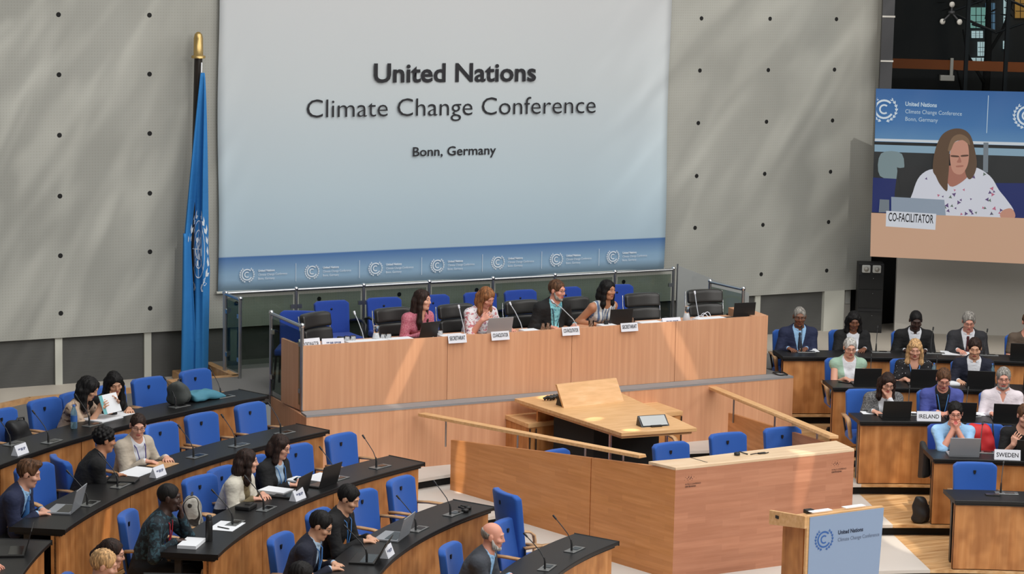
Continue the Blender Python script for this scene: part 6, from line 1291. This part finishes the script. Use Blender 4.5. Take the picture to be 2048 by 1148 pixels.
hd = thing('headset', 'black headset lying on the right end of the second front left desk', 'headset', tuple(at(935, 1022, ZK[1] + DESK_H)), .6); MB().use('black_plastic').lathe([(.001, 0), (.035, .004), (.035, .03), (.001, .034)], (-.05, 0, 0), 14).lathe([(.001, 0), (.035, .004), (.035, .03), (.001, .034)], (.06, .03, 0), 14).build('ear_cups', hd); MB().use('black_plastic').tube([(-.05, 0, .03), (-.03, .08, .035), (.04, .1, .035), (.06, .03, .03)], .009, 8).build('headband', hd)
hb = thing('tablet_case', 'dark tablet in a case between the black figure and the beige blazer', 'tablet', tuple(at(247, 962, ZK[3] + DESK_H)), 1.0); MB().use('black_plastic').box((0, 0, .01), (.2, .27, .02)).build('case', hb, bevel=.005)
bk = thing('desk_telephone', 'black desk device in front of the woman in the cream blazer', 'device', tuple(at(492, 1017, ZK[2] + DESK_H)), .8); MB().use('black_plastic').box((0, 0, .02), (.2, .15, .04)).build('case', bk, bevel=.01); MB().use('dark_metal').box((.03, -.02, .042), (.09, .05, .006)).build('button_panel', bk)
# ---- head table
WT = DT - .065
def dpt(px, py, Y=23.95): P = on(px, py, Y); return Vector((P.x, Y, WT))
for px, py, tx, lb in ((914, 682, 'SECRETARIAT', 'name plate reading SECRETARIAT left of the floral blouse on the head table'), (1000, 676, 'CO-FACILITATOR', 'name plate reading CO-FACILITATOR in front of the woman in the floral blouse'), (1141, 664, 'CO-FACILITATOR', 'name plate reading CO-FACILITATOR in front of the bearded man'), (1258, 659, 'SECRETARIAT', 'name plate reading SECRETARIAT right of the black-haired woman')):
    P = on(px, py, DY - .02); t = thing('name_plate', lb, 'sign', (P.x, DY - .012, DT - .075), 0, 'name plates hung on the head table')
    MB().use('plate_white').hexa([(-.118, -.03, 0), (.118, -.03, 0), (.118, -.027, 0), (-.118, -.027, 0)], [(-.118, -.004, .10), (.118, -.004, .10), (.118, .0, .10), (-.118, .0, .10)]).build('card', t)
    text_mesh('lettering', tx, 'ink', t, (-.1, -.0235, .036), (1, 0, 0), Vector((0, .26, 1)), .2, .045, .012, .0015)
for px, tx, lb, rz, w2, h2 in ((622, 'COORDINATOR', 'tilted white name plate reading COORDINATOR at the left end of the head table', .12, .27, .115), (668, '~~~', 'white name plate right of the tilted one at the left end of the head table', -.12, .26, .10), (1345, '~~~~', 'white name plate before the empty black chair at the right of the head table', 0, .26, .085)):
    name_plate(dpt(px, 670, 23.84), rz, lb, tx, w2, h2, .09)
def carafe(P, label):
    t = thing('water_carafe', label, 'carafe', tuple(P), 0, 'water carafes'); MB().use('drinking_glass').lathe([(.048, 0), (.05, .01), (.044, .06), (.03, .12), (.022, .15), (.026, .17), (.036, .20)], (0, 0, 0), 18).build('glass', t); MB().use('paper').lathe([(.001, .004), (.046, .006), (.042, .06), (.03, .11), (.001, .112)], (0, 0, 0), 18).build('water', t)
def tumbler(P, label):
    t = thing('drinking_glass', label, 'glass', tuple(P), 0, 'drinking glasses'); MB().use('drinking_glass').lathe([(.028, 0), (.03, .004), (.034, .1), (.032, .1), (.028, .012), (.001, .01)], (0, 0, 0), 16).build('glass', t); MB().use('water').lathe([(.001, .012), (.027, .013), (.029, .05), (.001, .05)], (0, 0, 0), 16).build('water', t)
for px, lb in ((752, 'water carafe left of the woman in the rose shirt'), (862, 'water carafe right of the woman in the rose shirt'), (1372, 'water carafe in front of the rightmost empty black chair')): carafe(dpt(px, 670), lb)
for px, lb in ((694, 'left glass of the pair at the left end of the head table'), (706, 'right glass of the pair at the left end of the head table'), (766, 'left glass beside the left carafe'), (777, 'right glass beside the left carafe'), (880, 'glass right of the second carafe'), (1086, 'glass at the right hand of the bearded man'), (1096, 'second glass in front of the bearded man'), (1182, 'glass in front of the black-haired woman'), (1252, 'left glass behind the right SECRETARIAT plate'), (1264, 'right glass behind the right SECRETARIAT plate')): tumbler(dpt(px, 665), lb)
def dais_mic(px, py, lean_, label):
    P = dpt(px, py, 23.95); t = thing('table_microphone', label, 'microphone', tuple(P), 0, 'table microphones on the head table'); MB().use('dark_metal').lathe([(.04, 0), (.04, .02), (.012, .03)], (0, 0, 0), 14).build('base', t)
    MB().use('silver_laptop').tube([(0, 0, .02), (lean_ * .15, .05, .12), (lean_ * .6, .14, .24), (lean_, .2, .31)], .006, 8).build('stem', t); MB().use('plate_white').tube([(lean_, .2, .31), (lean_ * 1.12, .225, .345)], [.010, .013], 10).build('capsule', t)
for px, py, l_, lb in ((729, 676, -.03, 'table microphone left of the first carafe'), (1046, 660, -.06, 'table microphone right of the floral blouse'), (1155, 655, -.22, 'long table microphone reaching up to the bearded man'), (930, 672, .02, 'low table microphone behind the left SECRETARIAT plate'), (1398, 640, .06, 'table microphone with tangled cable near the right end')): dais_mic(px, py, l_, lb)
laptop(dpt(988, 668, 24.02) , 0 + math.pi, 'silver laptop in front of the woman in the floral blouse', False); laptop(dpt(843, 676, 24.02), math.pi + .2, 'small black laptop in front of the woman in the rose shirt', True, 105, .26)
laptop(dpt(1232, 655, 24.05), math.pi - .1, 'black laptop right of the black-haired woman', True, 100, .3); laptop(dpt(1478, 640, 23.95), math.pi - .1, 'large black laptop at the right end of the head table', True, 98, .30)
for px, lb, sx_ in ((735, 'white papers beside the left carafe', .5), (800, 'white papers in front of the woman in the rose shirt', .3), (905, 'white papers behind the left SECRETARIAT plate', .3), (1060, 'white papers at the left hand of the floral blouse', .2), (1215, 'white papers in front of the black-haired woman', .2), (1300, 'white papers before the empty chair on the right', .3), (1420, 'white papers left of the large black laptop', .4)):
    P = dpt(px, 668, 23.86); sheet(P, 0, lb, sx_, .2, .05)
vb = thing('cable_bundle', 'white cable coils on the right end of the head table', 'cable', tuple(dpt(1400, 640, 24.0))); 
for i in range(3): MB().use('plate_white').tube([(.07 * math.cos(a) + i * .09 - .1, .05 * math.sin(a), .02 + .02 * i * (1 + math.sin(a * 2))) for a in np.linspace(0, 6.28, 17)[:-1]], .005, 6, True).build('coil', vb)
ph = thing('smartphone_stand', 'black phone and cup standing before the black-haired woman', 'phone', tuple(dpt(1212, 656, 23.9))); MB().use('black_plastic').box((0, 0, .05), (.05, .03, .1)).build('body', ph, bevel=.005)
cl_ = thing('clutter_box', 'small dark pouch at the right end of the head table top', 'pouch', tuple(Vector((16.25, 24.1, DT + .0)))); MB().use('black_plastic').box((0, 0, .012), (.16, .06, .024)).build('case', cl_, bevel=.008)
cw = thing('cable_coil', 'black cable coil on the grey edge right of the head table', 'cable', tuple(Vector((16.44, 23.6, PLAT_Z + .006)))); MB().use('black_plastic').tube([(.07 * math.cos(a), .12 * math.sin(a), .01 + .006 * math.sin(3 * a)) for a in np.linspace(0, 6.28, 25)[:-1]], .009, 6, True).build('wire', cw)
bpy.context.view_layer.update()
